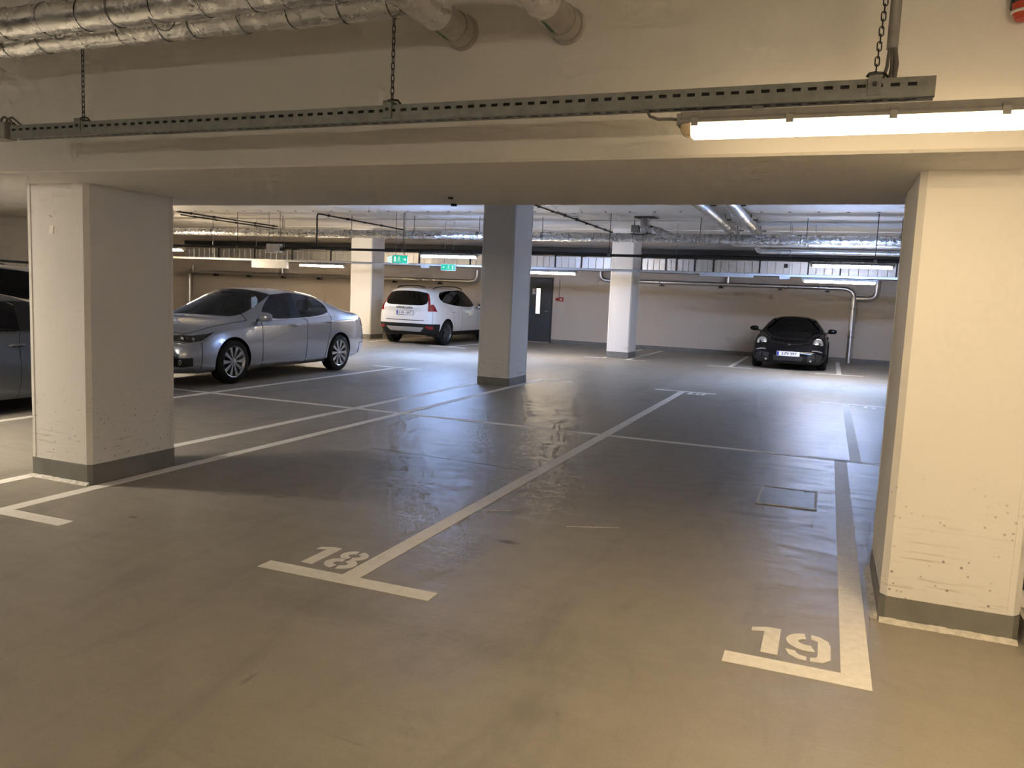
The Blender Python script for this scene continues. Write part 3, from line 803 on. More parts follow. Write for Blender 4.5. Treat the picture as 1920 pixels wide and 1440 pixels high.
for xx in (.62, 1.95, 3.75, 5.45, 6.75): MB().box(xx-.06, xx+.06, -.02, .14, -.12, -.085).box(xx-.012, xx+.012, -.05, .05, -.10, -.05).build('pipe_clamp', M['darksteel'], wq)
MB().tube([(3.95, 0, 0), (3.95, 0, .25)], .055, 12).build('tee_branch', M['cladding'], wq, 50)
we = empty('down_pipe', (.62, 24.74, 0), 0, 'tall clad down pipe right of the black sports car', 'pipe', 'clad pipes on the back wall')
MB().tube([(0, 0, 0), (0, 0, 1.86)], .085, 16).build('cladding', M['cladding'], we, 40)
for zz in (.75, 1.55): MB().lathe([(.086, -.02), (.091, -.01), (.091, .01), (.086, .02)], 16, 'z', (0, 0, zz)).build('joint_band', M['galv'], we, 40)
MB().tube([(.06, 0, 1.85), (.36, 0, 1.85)] + elbow((.36, 0, 1.85), (.56, 0, 1.85), (.57, 0, 2.05)) + [(.58, 0, 2.36)], .072, 14).build('side_branch', M['cladding'], we, 50)

# conduits on the far ceiling
for i, (xx, ya, yb, riser, lb) in enumerate(((-16.1, 16.4, 20.5, 0, 'ceiling conduit next to the broad left column, upper one'), (-16.75, 17.2, 21.5, 0, 'ceiling conduit next to the broad left column, lower one'),
                                   (-12.0, 16.8, 21.1, 1, 'ceiling conduit with a dark riser above the silver sedan'), (-5.62, 14.0, 21.5, 0, 'ceiling conduit running past the top of the middle column'))):
    c = empty('ceiling_conduit', (xx, ya, CEIL-.03), 0, lb, 'conduit', 'conduits on the far ceiling')
    pts = [(0, 0, 0), (0, yb-ya, 0)]
    if riser: pts = [(0, 0, 2.485-CEIL+.03), (0, 0, -.08)] + elbow((0, 0, -.08), (0, 0, 0), (0, .08, 0), 4) + [(0, yb-ya, 0)]
    MB().tube(pts, .019, 8).build('conduit_pipe', M['darksteel'], c, 50)
    k = .5
    while k < yb-ya:
        MB().box(-.028, .028, k-.02, k+.02, -.028, .03).build('clip', M['darksteel'], c); k += .85

# boxes hung on the services
def hung_box(x0, x1, y, z0, z1, label, top, d=.10):
    e = empty('equipment_box', ((x0+x1)/2, y, z0), 0, label, 'box')
    w = (x1-x0)/2
    MB().prism([(-w, 0), (w, 0), (w, z1-z0-.012), (w-.012, z1-z0), (-w+.012, z1-z0), (-w, z1-z0-.012)], -d/2, d/2, 'y').build('casing', M['white_plastic'], e)
    MB().box(-w+.02, w-.02, -d/2-.006, -d/2, .02, z1-z0-.02).build('cover', M['white_plastic'], e)
    for s in (-.8, .8): MB().tube([(s*w, 0, z1-z0-.005), (s*w, 0, top-z0)], .006, 6).build('hanger_rod', M['tray'], e)
    return e
hung_box(-15.45, -14.24, R2Y-.12, 1.99, 2.18, 'long pale box hanging above the silver sedan windscreen', CEIL)
hb = hung_box(-13.42, -13.0, R1Y-.10, 2.33, 2.55, 'small pale box with a dark socket above the silver sedan', CEIL)
MB().box(.21, .32, -.04, .04, .05, .13).build('socket', M['darksteel'], hb)
hung_box(-2.82, -1.64, R2Y-.1, 2.14, 2.215, 'unlit pale lamp casing between the distant column and sports car', 2.24)

# exit signs
def exit_sign(x, y, z0, w, h, rz, label, arrow):
    e = empty('exit_sign', (x, y, z0), rz, label, 'sign')
    MB().prism([(-w/2, .01), (-w/2+.02, 0), (w/2-.02, 0), (w/2, .01), (w/2, h), (-w/2, h)], -.03, .03, 'y').build('casing', M['white_plastic'], e)
    MB().box(-w/2+.012, w/2-.012, -.036, -.03, .014, h-.012).build('green_panel', M['e_green'], e)
    m = MB()
    q = -.040
    u = h/20.
    # arrow
    s = -1 if arrow == 'l' else 1
    cx = s*w*.27
    m.prism([(cx-s*3*u, 9*u), (cx+s*1*u, 9*u), (cx+s*1*u, 6*u), (cx+s*5*u, 10*u), (cx+s*1*u, 14*u), (cx+s*1*u, 11*u), (cx-s*3*u, 11*u)], q, -.036, 'y')
    # running figure
    fx = -s*w*.06
    m.prism([(fx+1.3*u*math.cos(k*PI/4), 15.4*u+1.3*u*math.sin(k*PI/4)) for k in range(8)], q, -.036, 'y')
    for a, b in (((0, 14), (-.8, 9.5)), ((-.8, 9.5), (2.2, 7)), ((2.2, 7), (1.6, 4)), ((-.8, 9.5), (-2.6, 6.5)), ((-2.6, 6.5), (-5, 6.2)), ((0, 13.5), (2.6, 11.2)), ((0, 13.5), (-3, 12.6)), ((-3, 12.6), (-3.6, 10.2))):
        dx, dz = b[0]-a[0], b[1]-a[1]; L = math.hypot(dx, dz); nx, nz = -dz/L*.62, dx/L*.62
        m.prism([(fx+(a[0]+nx)*u, (a[1]+nz)*u), (fx+(a[0]-nx)*u, (a[1]-nz)*u), (fx+(b[0]-nx)*u, (b[1]-nz)*u), (fx+(b[0]+nx)*u, (b[1]+nz)*u)], q, -.036, 'y')
    # door
    dx = -s*w*.33
    m.prism([(dx-2.4*u, 4*u), (dx+2.4*u, 4*u), (dx+2.4*u, 16*u), (dx-2.4*u, 16*u)], q, -.036, 'y')
    m.build('pictogram', M['e_white'], e)
    for k in (-.3, .3): MB().tube([(k*w, 0, h-.002), (k*w, 0, CEIL-z0)], .006, 6).build('hanger_rod', M['tray'], e)
    return e
es = exit_sign(-9.55, R1Y-.12, 2.145, .36, .20, math.radians(28), 'green exit sign seen at an angle, upper left of two', 'r')
MB().prism([(-.19, .0), (-.19, .18), (-.30, .14), (-.30, .03)], -.03, .03, 'y').build('light_wedge', M['e_white'], es)
exit_sign(-9.21, R2Y-.12, 2.075, .41, .17, 0, 'green exit sign facing the viewer below the cool lamp', 'l')
for i, (xx, lb) in enumerate(((-11.35, 'small white socket under the trunking right of the distant column'), (-9.95, 'small white socket under the trunking above the white car'), (-.98, 'small white socket under the trunking above the sports car'))):
    s = empty('socket_outlet', (xx, R2Y, 2.13), 0, lb, 'socket')
    MB().box(-.11, .11, -.03, .03, 0, .057).build('casing', M['white_plastic'], s)
    MB().box(-.09, .09, -.036, -.03, .01, .045).build('cover', M['white_plastic'], s)
# ================================================================== cars
NR = 9
def make_shell(st, tagf, crease, level=3, bulge=(.06, .05)):
    """st: stations nose to tail, each (xs, ys, zs) of nine rows from sill to centre line"""
    bm = bmesh.new(); cr = bm.edges.layers.float.new('crease_edge')
    NS = len(st); V = {}
    def row(a, j): return a[j] if isinstance(a, (list, tuple)) else a
    for i, (xs, ys, zs) in enumerate(st):
        for j in range(NR):
            x, y, z = row(xs, j), ys[j], zs[j]
            if j == NR-1: V[i, j, 1] = V[i, j, -1] = bm.verts.new((x, 0, z))
            else:
                for s in (1, -1): V[i, j, s] = bm.verts.new((x, s*y, z))
    def face(vs, s, t):
        f = bm.faces.new(vs[::-1] if s > 0 else vs); f.material_index = t; f.smooth = True
    for i in range(NS-1):
        for j in range(NR-1):
            for s in (1, -1):
                face([V[i, j, s], V[i, j+1, s], V[i+1, j+1, s], V[i+1, j, s]], s, tagf(i, j))
    # nose and tail caps
    for i, d, tg in ((0, 1, 'nose'), (NS-1, -1, 'tail')):
        xs, ys, zs = st[i]
        C = {}
        for j in range(6):
            for c in range(4):            # columns at rows 5..8
                for s in (1, -1):
                    if j == 5: C[j, c, s] = V[i, 5+c, s]; continue
                    if c == 0: C[j, c, s] = V[i, j, s]; continue
                    k = ys[5+c]/ys[5]
                    y = ys[j]*k; x = row(xs, j) + d*bulge[0 if d > 0 else 1]*(1-k*k)
                    if c == 3:
                        if s == 1: C[j, c, 1] = C[j, c, -1] = bm.verts.new((x, 0, zs[j]))
                    else: C[j, c, s] = bm.verts.new((x, s*y, zs[j]))
        for j in range(5):
            for c in range(3):
                for s in (1, -1):
                    vs = [C[j, c, s], C[j, c+1, s], C[j+1, c+1, s], C[j+1, c, s]]
                    face(vs, s*d, tagf(tg, j))
    for key, w in crease.items():
        (i0, j0), (i1, j1) = key
        for s in (1, -1):
            e = bm.edges.get((V[i0, j0, s], V[i1, j1, s]))
            if e: e[cr] = w
    me = bpy.data.meshes.new('shell'); bm.to_mesh(me); bm.free()
    o = bpy.data.objects.new('shell', me); COL.objects.link(o)
    md = o.modifiers.new('s', 'SUBSURF'); md.levels = level; md.render_levels = level
    md.boundary_smooth = 'PRESERVE_CORNERS'
    dg = bpy.context.evaluated_depsgraph_get(); dg.update()
    ev = bpy.data.meshes.new_from_object(o.evaluated_get(dg))
    bpy.data.objects.remove(o); bpy.data.meshes.remove(me)
    out = bmesh.new(); out.from_mesh(ev); bpy.data.meshes.remove(ev)
    return out

def cut_arches(bm, arches):
    for xa, za, R in arches:
        kill = []
        for f in bm.faces:
            c = f.calc_center_median()
            if abs(c.y) > .45 and math.hypot(c.x-xa, c.z-za) < R*1.0 and c.z < za+R: kill.append(f)
        bmesh.ops.delete(bm, geom=kill, context='FACES')
        for v in bm.verts:
            if v.is_boundary and abs(v.co.y) > .45:
                d = math.hypot(v.co.x-xa, v.co.z-za)
                if .70*R < d < 1.3*R and v.co.z > .14:
                    # keep the sill's own lower edge where it is
                    fz = [f for f in v.link_faces]
                    k = R/d
                    v.co.x = xa+(v.co.x-xa)*k; v.co.z = za+(v.co.z-za)*k

class Car:
    def __init__(s, name, label, group, shell, arches, names, mats, parent_loc, rz):
        """names: tag -> part name; mats: tag -> material"""
        s.root = empty(name, parent_loc, rz, label, 'car', group)
        s.bvh = BVHTree.FromBMesh(shell)
        lining = shell.copy()
        cut_arches(shell, arches)
        shell.normal_update()
        # seams between named panels
        seam = MB()
        for e in shell.edges:
            if len(e.link_faces) == 2:
                a, b = (f.material_index for f in e.link_faces)
                if a != b and not (names[a] in s.GL and names[b] in s.GL):
                    n = (e.link_faces[0].normal+e.link_faces[1].normal).normalized()
                    p, q = e.verts[0].co, e.verts[1].co
                    t = (q-p).normalized().cross(n)*.0045; up = n*.0022
                    g = .012 if (names[a] in s.GL or names[b] in s.GL) else 1.0
                    if g == 1.0: seam.add([p+t+up, p-t+up, q-t+up, q+t+up], [(0, 1, 2, 3)])
        if seam.v: seam.build('panel_gap', M['black'], s.root)['kind'] = 'stuff'
        tags = sorted({f.material_index for f in shell.faces})
        for tg in tags:
            sub = shell.copy()
            bmesh.ops.delete(sub, geom=[f for f in sub.faces if f.material_index != tg], context='FACES')
            # one object for each connected piece
            todo = set(sub.faces); sub.faces.ensure_lookup_table()
            while todo:
                f0 = todo.pop(); comp = [f0]; stack = [f0]
                while stack:
                    f = stack.pop()
                    for e in f.edges:
                        for g in e.link_faces:
                            if g in todo: todo.remove(g); comp.append(g); stack.append(g)
                if len(comp) < 12: continue
                idx = {}; vs = []; fs = []
                for f in comp:
                    q = []
                    for v in f.verts:
                        if v not in idx: idx[v] = len(vs); vs.append(tuple(v.co))
                        q.append(idx[v])
                    fs.append(q)
                me = bpy.data.meshes.new(names[tg]); me.from_pydata(vs, [], fs)
                o = link(names[tg], me, mats[tg], s.root, 50, recalc=False)
            sub.free()
        # dark lining so that the shell has an inside
        bmesh.ops.delete(lining, geom=[f for f in lining.faces if names[f.material_index] in s.GL], context='FACES')
        cut_arches(lining, [(a, b, c+.01) for a, b, c in arches])
        lining.normal_update()
        for v in lining.verts: v.co -= v.normal*.014
        me = bpy.data.meshes.new('inner_lining'); lining.to_mesh(me)
        me.materials.clear(); me.polygons.foreach_set('material_index', [0]*len(me.polygons))
        link('inner_lining', me, M['interior'], s.root, 60, recalc=False)
        lining.free(); shell.free()
    GL = ('windscreen', 'rear_window', 'side_window', 'door_pillar')
    def snap(s, p, off):
        loc, n, i, d = s.bvh.find_nearest(Vector(p)); 
        return loc+n*off, n
    def patch(s, name, top, bot, mat, off=.004, thick=.012, nu=10, nv=5, parent=None, both=True):
        """a panel lying on the body between two polylines; mirrored to the other side when both"""
        def res(pl, n):
            pl = [Vector(p) for p in pl]; L = [0]
            for a, b in zip(pl, pl[1:]): L.append(L[-1]+(b-a).length)
            out = []
            for k in range(n+1):
                t = L[-1]*k/n; i = max(j for j in range(len(L)) if L[j] <= t+1e-9)
                if i >= len(pl)-1: out.append(pl[-1]); continue
                u = (t-L[i])/(L[i+1]-L[i]) if L[i+1] > L[i] else 0
                out.append(pl[i].lerp(pl[i+1], u))
            return out
        r = []
        for sg in ((1, -1) if both else (1,)):
            A, B = res(top, nu), res(bot, nu); vs = []; inn = []
            for a, b in zip(A, B):
                for k in range(nv+1):
                    p = a.lerp(b, k/nv); p = Vector((p.x, p.y*sg, p.z))
                    q, n = s.snap(p, off); vs.append(q); inn.append(q-n*thick)
            m = MB(); W_ = nv+1; fs = []
            for i in range(nu):
                for k in range(nv):
                    fs.append((i*W_+k, i*W_+k+1, (i+1)*W_+k+1, (i+1)*W_+k))
            rim = [i*W_ for i in range(nu+1)] + [nu*W_+k for k in range(1, nv+1)] + [i*W_+nv for i in range(nu-1, -1, -1)] + [k for k in range(nv-1, 0, -1)]
            N = len(vs)
            for a, b in zip(rim, rim[1:]+rim[:1]): fs.append((a, b, N+b, N+a))
            fs += [tuple(N+i for i in f[::-1]) for f in fs[:nu*nv]]
            m.add(vs+inn, fs)
            r.append(m.build(name, mat, parent or s.root, 40))
        return r
    def strip(s, name, pts, w, mat, off=.004, both=True, parent=None, n=24):
        up = [(p[0], p[1], p[2]+w/2) for p in pts]; dn = [(p[0], p[1], p[2]-w/2) for p in pts]
        return s.patch(name, up, dn, mat, off, .008, n, 1, parent, both)
    def wheel(s, x, y, R, rim_r, width, spokes, mat, twist=0., double=False):
        sg = 1 if y > 0 else -1
        prof = [(rim_r, -width*.46), (rim_r+.012, -width*.5), (R-.035, -width*.5), (R-.010, -width*.42), (R, -width*.30), (R, width*.30), (R-.010, width*.42), (R-.035, width*.5), (rim_r+.012, width*.5), (rim_r, width*.46)]
        tyre = MB().lathe(prof, 40, 'y').build('wheel', M['rubber'], s.root, 35, loc=(x, y, R))
        o = sg*width*.5
        MB().lathe([(rim_r-.02, -o*.9), (rim_r-.022, o*.55), (rim_r-.006, o*.92), (rim_r+.006, o*.98), (rim_r+.004, o*.86)], 40, 'y').build('rim', mat, tyre, 40)
        MB().lathe([(0, o*.12), (rim_r-.03, o*.12)], 32, 'y').build('brake_disc', M['darksteel'], tyre)
        m = MB()
        for k in range(spokes):
            a = 2*PI*k/spokes
            offs = (-.16, .16) if double else (0,)
            for da in offs:
                def P(r, wv, yy, ang): 
                    ca, sa = math.cos(ang), math.sin(ang)
                    return (r*ca-wv*sa, yy, r*sa+wv*ca)
                aa = a; w0 = .016 if not double else .011; w1 = .030 if not double else .017
                if spokes >= 10: w0, w1 = .011, .030
                sh0, sh1 = da*.12*rim_r*2, da*.9*rim_r
                q = []
                for r_, ww, yy, sh in ((.035, w0, o*.80, sh0), (rim_r-.012, w1, o*.86, sh1)):
                    for u in (-1, 1): q.append(P(r_, sh+u*ww, yy, aa))
                    for u in (1, -1): q.append(P(r_, sh+u*ww*.8, yy-sg*.03, aa))
                m.add(q, [(0, 1, 5, 4), (1, 2, 6, 5), (2, 3, 7, 6), (3, 0, 4, 7)])
        m.build('spokes', mat, tyre)
        MB().lathe([(0, o*.92), (.028, o*.90), (.045, o*.80), (.05, o*.55)], 18, 'y').build('hub_cap', mat, tyre, 40)
        # arch liner behind the wheel
        return tyre
    def liners(s, arches, yo=.86):
        for xa, za, R in arches:
            for sg in (1, -1):
                m = MB(); n = 20
                a0 = math.radians(-18); pr = []
                for k in range(n+1):
                    a = a0+(PI-2*a0)*k/n
                    pr.append((xa+(R+.004)*math.cos(a), za+(R+.004)*math.sin(a)))
                vs = [(p[0], sg*yo, p[1]) for p in pr]+[(p[0], sg*.46, p[1]) for p in pr]
                fs = [(k, k+1, n+2+k, n+1+k) for k in range(n)] + [tuple(range(n+1, 2*n+2))]
                m.add(vs, fs); m.build('wheel_arch_liner', M['black'], s.root, 60)
    def underbody(s, x0, x1, y, z, cuts):
        MB().box(x0, x1, -y, y, z-.03, z+.05).build('underbody', M['black'], s.root)
        for xa in cuts: MB().tube([(xa, -.7, .32), (xa, .7, .32)], .04, 8).build('axle', M['black'], s.root)
    def mirror(s, x, y, z, mat, sx=.10, sy=.115, sz=.075, cap=None):
        for sg in (1, -1):
            me = bpy.data.meshes.new('door_mirror'); bm = bmesh.new()
            bmesh.ops.create_uvsphere(bm, u_segments=18, v_segments=12, radius=1)
            for v in bm.verts:
                c = v.co
                q = [math.copysign(abs(t)**.75, t) for t in c]
                bx = q[0] if q[0] > 0 else q[0]*.35
                v.co = Vector((x+bx*sx, sg*(y+q[1]*sy), z+q[2]*sz*(1-.12*q[1])))
            bm.to_mesh(me); bm.free()
            o = link('door_mirror', me, mat, s.root, 60)
            MB().tube([(x+.02, sg*(y-sy*.7), z-.03), (x+.02, sg*(y-sy-.09), z-.07)], .02, 8).build('mirror_arm', M['black'], o)
            MB().box(x-.040, x-.036, sg*y-sy*.8, sg*y+sy*.8, z-sz*.7, z+sz*.7).build('mirror_glass', M['chrome'], o)
    def handle(s, x, y, z, mat, L=.16):
        for sg in (1, -1):
            p, n = s.snap((x, sg*y, z), .0)
            pts = [p+Vector((L/2, 0, 0))+n*.0, p+Vector((L*.36, 0, .002))+n*.030, p+Vector((-L*.36, 0, .006))+n*.032, p+Vector((-L/2, 0, .006))+n*.0]
            o = MB().tube(pts, [.012, .015, .015, .012], 10).build('door_handle', mat, s.root, 60)
            MB().tube([p+Vector((L*.3, 0, -.002))+n*.001, p+Vector((-L*.3, 0, .002))+n*.001], .02, 8).build('handle_recess', M['lamp_dark'], o)
    def seats(s, spots, w=.50, h=.62, headz=.19):
        for (x, y, z) in spots:
            m = MB()
            def rb(x0, x1, y0, y1, z0, z1, sl):
                m.add([(x0, y0, z0), (x1, y0, z0), (x1, y1, z0), (x0, y1, z0), (x0-sl, y0+.03, z1), (x1-sl-.04, y0+.03, z1), (x1-sl-.04, y1-.03, z1), (x0-sl, y1-.03, z1)],
                      [(0, 3, 2, 1), (4, 5, 6, 7), (0, 1, 5, 4), (1, 2, 6, 5), (2, 3, 7, 6), (3, 0, 4, 7)])
            rb(x-.05, x+.48, y-w/2, y+w/2, z-.22, z, 0)
            rb(x-.08, x+.08, y-w/2, y+w/2, z, z+h, .16)
            o = m.build('seat', M['seat'], s.root)
            m2 = MB()
            m2.prism([(y-.12, z+h+.04), (y+.12, z+h+.04), (y+.135, z+h+.09), (y+.12, z+h+.20), (y+.07, z+h+.23), (y-.07, z+h+.23), (y-.12, z+h+.20), (y-.135, z+h+.09)], x-.22, x-.12, 'x')
            m2.build('headrest', M['seat'], o)
    def wheel_steer(s, x, y, z, r=.185):
        tl = .42
        ring = [(x+math.sin(tl)*r*math.sin(a)*-1, y+r*math.cos(a), z+math.cos(tl)*r*math.sin(a)) for a in [2*PI*k/24 for k in range(24)]]
        o = MB().tube(ring, .014, 8, closed=True).build('steering_wheel', M['interior'], s.root, 60)
        m = MB()
        for k in (0, 12, 18): m.tube([(x, y, z), ring[k]], .014, 6)
        m.tube([(x, y, z), (x+.3, y, z-.12)], .04, 8); m.build('steering_hub', M['interior'], o)
    def dash(s, x0, x1, w, z):
        MB().prism([(x0, z-.45), (x1, z-.45), (x1, z-.02), (x1-.06, z), (x0+.06, z+.02), (x0, z-.04)], -w, w, 'y').build('dashboard', M['interior'], s.root)
    def plate(s, x, z, txt, rear=False, w=.52, h=.11, ang=0, blue=True, mat='plate', tmat='black', band=True):
        e = empty('number_plate', (x, 0, z), 0, parent=s.root)
        d = -1 if rear else 1
        e.rotation_euler = (0, ang, 0 if not rear else PI)
        MB().prism(oct_poly(-w/2, w/2, -h/2, h/2, .008), -.004, .004, 'x').build('plate_board', M[mat], e)
        MB().prism(oct_poly(-w/2-.010, w/2+.010, -h/2-.010, h/2+.010, .008), -.012, -.0041, 'x').build('plate_holder', M['black'], e)
        # facing +x: the reader's left is +y
        if band: MB().box(.0041, .0052, -w/2+.004, -w/2+.05, -h/2+.006, h/2-.006).build('country_band', M['blue'], e)
        if not txt: return e
        me = text_mesh(txt, .095, .0006, .0018)
        me.transform(Matrix(((0, 0, 1, .0055), (1, 0, 0, .02 if band else 0), (0, 1, 0, 0), (0, 0, 0, 1))))
        link('lettering', me, M[tmat], e)
        return e
# ------------------------------------------------------------------ silver sedan
def ring(crease, i0, i1, j0, j1, w):
    """crease the border of the face block between stations i0..i1 and rows j0..j1"""
    for i in range(i0, i1): crease[(i, j0), (i+1, j0)] = w; crease[(i, j1), (i+1, j1)] = w
    for j in range(j0, j1): crease[(i0, j), (i0, j+1)] = w; crease[(i1, j), (i1, j+1)] = w

def sedan(loc, rz):
    D = [.80, .90, .930, .922, .915]              # lower rows: half widths
    DZ = [.185, .25, .46, .70, .875]
    st = [
     ([2.20, 2.27, 2.30, 2.28, 2.20, 2.12, 2.15, 2.17, 2.18], [.62, .72, .75, .72, .68, .62, .46, .25, 0], [.19, .26, .42, .58, .69, .755, .775, .785, .79]),
     ([1.98]*5+[1.96, 1.98, 2.0, 2.0], [.76, .86, .89, .875, .84, .74, .52, .27, 0], [.185, .25, .42, .58, .72, .80, .835, .85, .855]),
     ([1.76]*9, [.80, .885, .915, .905, .87, .77, .54, .28, 0], [.185, .25, .44, .62, .78, .86, .89, .905, .91]),
     ([1.39]*9, [.80, .89, .925, .925, .89, .79, .56, .29, 0], [.185, .25, .46, .66, .83, .905, .935, .95, .955]),
     ([1.10]*5+[1.18, 1.28, 1.40, 1.44], D[:4]+[.895, .80, .60, .32, 0], [.185, .25, .46, .68, .85, .93, .955, .97, .975]),
     ([.96]*5+[1.02, 1.07, 1.24, 1.29], D[:4]+[.90, .82, .74, .42, 0], DZ[:3]+[.69, .865, .945, .97, .995, 1.0]),     # cowl
     ([.93]*5+[.93, .20, .33, .37], D[:4]+[.905, .845, .615, .36, 0], DZ+[.945, 1.355, 1.42, 1.435]),             # screen top
     ([-.20]*5+[-.215, -.215, -.1, -.1], D[:4]+[.915, .865, .625, .38, 0], DZ+[.965, 1.395, 1.45, 1.468]),          # B pillar
     ([-.27]*5+[-.295, -.295, -.25, -.25], D[:4]+[.915, .866, .622, .38, 0], DZ+[.967, 1.394, 1.448, 1.466]),
     ([-1.00, -1.00, -1.06, -1.20, -1.26, -1.36, -1.0, -.82, -.82], D[:4]+[.91, .85, .60, .37, 0], DZ[:4]+[.895, 1.03, 1.35, 1.42, 1.438]),
     ([-1.39]*5+[-1.52, -1.16, -1.10, -1.10], [.80, .885, .93, .935, .90, .83, .58, .35, 0], DZ[:3]+[.72, .92, 1.05, 1.31, 1.385, 1.405]),
     ([-1.78]*5+[-1.80, -1.88, -1.95, -1.97], [.80, .88, .915, .91, .88, .79, .64, .37, 0], [.20, .27, .47, .73, .93, 1.05, 1.09, 1.12, 1.13]),
     ([-2.10]*5+[-2.10, -2.12, -2.15, -2.16], [.77, .855, .885, .88, .86, .77, .56, .30, 0], [.24, .31, .48, .73, .93, 1.04, 1.075, 1.10, 1.108]),
     ([-2.30, -2.38, -2.43, -2.42, -2.38, -2.34, -2.36, -2.38, -2.38], [.68, .77, .80, .79, .76, .69, .5, .28, 0], [.26, .33, .48, .72, .92, 1.02, 1.055, 1.08, 1.086]),
    ]
    names = ['body', 'windscreen', 'rear_window', 'side_window', 'front_door', 'rear_door', 'bonnet', 'boot_lid', 'front_bumper', 'rear_bumper', 'door_pillar']
    def tg(i, j):
        if i == 'nose': return 8
        if i == 'tail': return 9 if j < 2 else 7
        if i == 5 and j >= 6: return 1
        if i == 10 and j >= 6: return 2
        if i in (6, 8) and j == 5: return 3
        if i == 7 and j == 5: return 10
        if i in (6, 7) and j < 5: return 4
        if i == 8 and j < 5: return 5
        if i < 5 and i >= 0 and j >= 5: return 6
        if i in (11, 12) and j >= 5: return 7
        if i == 0 and j < 4: return 8
        if i == 12 and j < 2: return 9
        return 0
    cr = {}
    ring(cr, 5, 6, 6, 8, .7); ring(cr, 6, 9, 5, 6, .95); ring(cr, 8, 9, 5, 6, .95); ring(cr, 10, 11, 6, 8, .7)
    for i in range(1, 13): cr[(i, 4), (i+1, 4)] = .55; cr[(i, 1), (i+1, 1)] = .4
    arches = [(1.39, .335, .372), (-1.39, .335, .372)]
    g = M['glass']; s = M['silver']
    c = Car('sedan_car', 'silver four-door sedan parked nose forward behind the broad left column', 'parked cars', make_shell(st, tg, cr),
            arches, names, [s, g, g, g, s, s, s, s, s, s, M['pillar_black']], loc, rz)
    c.liners(arches, .85)
    c.underbody(-2.0, 1.95, .70, .215, (1.39, -1.39))
    for x in (1.39, -1.39):
        for y in (.815, -.815): c.wheel(x, y, .334, .232, .215, 10, M['alloy'])
    c.mirror(.78, 1.00, 1.00, s)
    c.handle(-.10, .95, .86, M['chrome']); c.handle(-1.07, .95, .90, M['chrome'])
    # bright window surround and pillar blacks
    c.strip('window_trim', [(.95, .87, .955), (-.2, .885, .975), (-1.36, .865, 1.03)], .014, M['chrome'], .006)
    # lamps
    hl = c.patch('headlight', [(2.24, .40, .715), (2.08, .74, .745), (1.90, .86, .785), (1.74, .90, .825)], [(2.26, .40, .615), (2.16, .74, .605), (1.98, .875, .665), (1.75, .905, .812)], M['lamp_dark'], .005, .015, 14, 5)
    for o, sg in zip(hl, (1, -1)):
        c.patch('lens_trim', [(2.26, .40, .628), (2.15, .74, .625), (1.99, .87, .672), (1.73, .905, .818)], [(2.27, .40, .604), (2.17, .74, .595), (1.985, .88, .650), (1.735, .907, .800)], M['chrome'], .010, .010, 14, 2, o) if sg == 1 else None
        for yy, xx in ((.52, 2.22), (.66, 2.18), (.78, 2.09)):
            p, n = c.snap((xx, sg*yy, .685), .006)
            MB().lathe([(0, .012), (.022, .010), (.034, .0)], 14, 'x').build('lamp_bulb', M['lens_clear'], o, 40, loc=p)
    tl = c.patch('tail_light', [(-2.05, .875, 1.0), (-2.25, .82, .985), (-2.40, .66, .98), (-2.43, .46, .97)], [(-2.16, .875, .93), (-2.30, .83, .80), (-2.43, .68, .79), (-2.45, .46, .83)], M['lens_red'], .006, .015, 12, 5)
    c.patch('reverse_light', [(-1.98, .885, .93), (-2.17, .86, .955)], [(-1.98, .89, .905), (-2.17, .865, .915)], M['lens_clear'], .010, .012, 6, 2)
    # front face
    c.patch('grille', [(2.24, .40, .69), (2.27, 0, .70), (2.24, -.40, .69)], [(2.30, .36, .54), (2.34, 0, .53), (2.30, -.36, .54)], M['lamp_dark'], .004, .015, 12, 4, both=False)
    c.strip('grille_bar', [(2.28, .42, .66), (2.31, 0, .665), (2.28, -.42, .66)], .045, M['chrome'], .012, both=False)
    c.patch('lower_intake', [(2.33, .48, .36), (2.36, 0, .36), (2.33, -.48, .36)], [(2.30, .44, .26), (2.33, 0, .26), (2.30, -.44, .26)], M['black'], .004, .015, 12, 3, both=False)
    fg = c.patch('fog_lamp_bay', [(2.30, .58, .42), (2.13, .82, .42)], [(2.28, .58, .31), (2.11, .80, .30)], M['black'], .004, .015, 8, 4)
    for o, sg in zip(fg, (1, -1)):
        p, n = c.snap((2.24, sg*.68, .365), .006)
        MB().lathe([(0, .012), (.03, .010), (.042, .0)], 14, 'x').build('fog_lamp', M['lens_clear'], o, 40, loc=p)
    c.strip('side_moulding', [(.90, .93, .275), (0, .935, .275), (-.98, .93, .275)], .022, M['chrome'] if 0 else s, .010)
    c.plate(2.375, .47, '', band=True)
    # cabin
    c.dash(.62, 1.15, .70, .95)
    MB().box(-1.4, .9, -.72, .72, .30, .36).build('cabin_floor', M['interior'], c.root)
    c.seats([(-.05, .36, .48), (-.05, -.36, .48), (-.88, .36, .48), (-.88, -.36, .48)], .5, .56)
    c.wheel_steer(.50, .36, .92)
    o = MB().prism([(-.11, 1.30), (.11, 1.30), (.12, 1.335), (.10, 1.365), (-.10, 1.365), (-.12, 1.335)], .50, .53, 'x').build('interior_mirror', M['interior'], c.root)
    m = MB()
    for sg in (1, -1):
        m.tube([(-.26, sg*.83, .96), (-.26, sg*.60, 1.36)], .035, 6)
    m.build('pillar_lining', M['interior'], c.root)
    return c
sedan((-9.19, 10.95, 0), -PI/2)

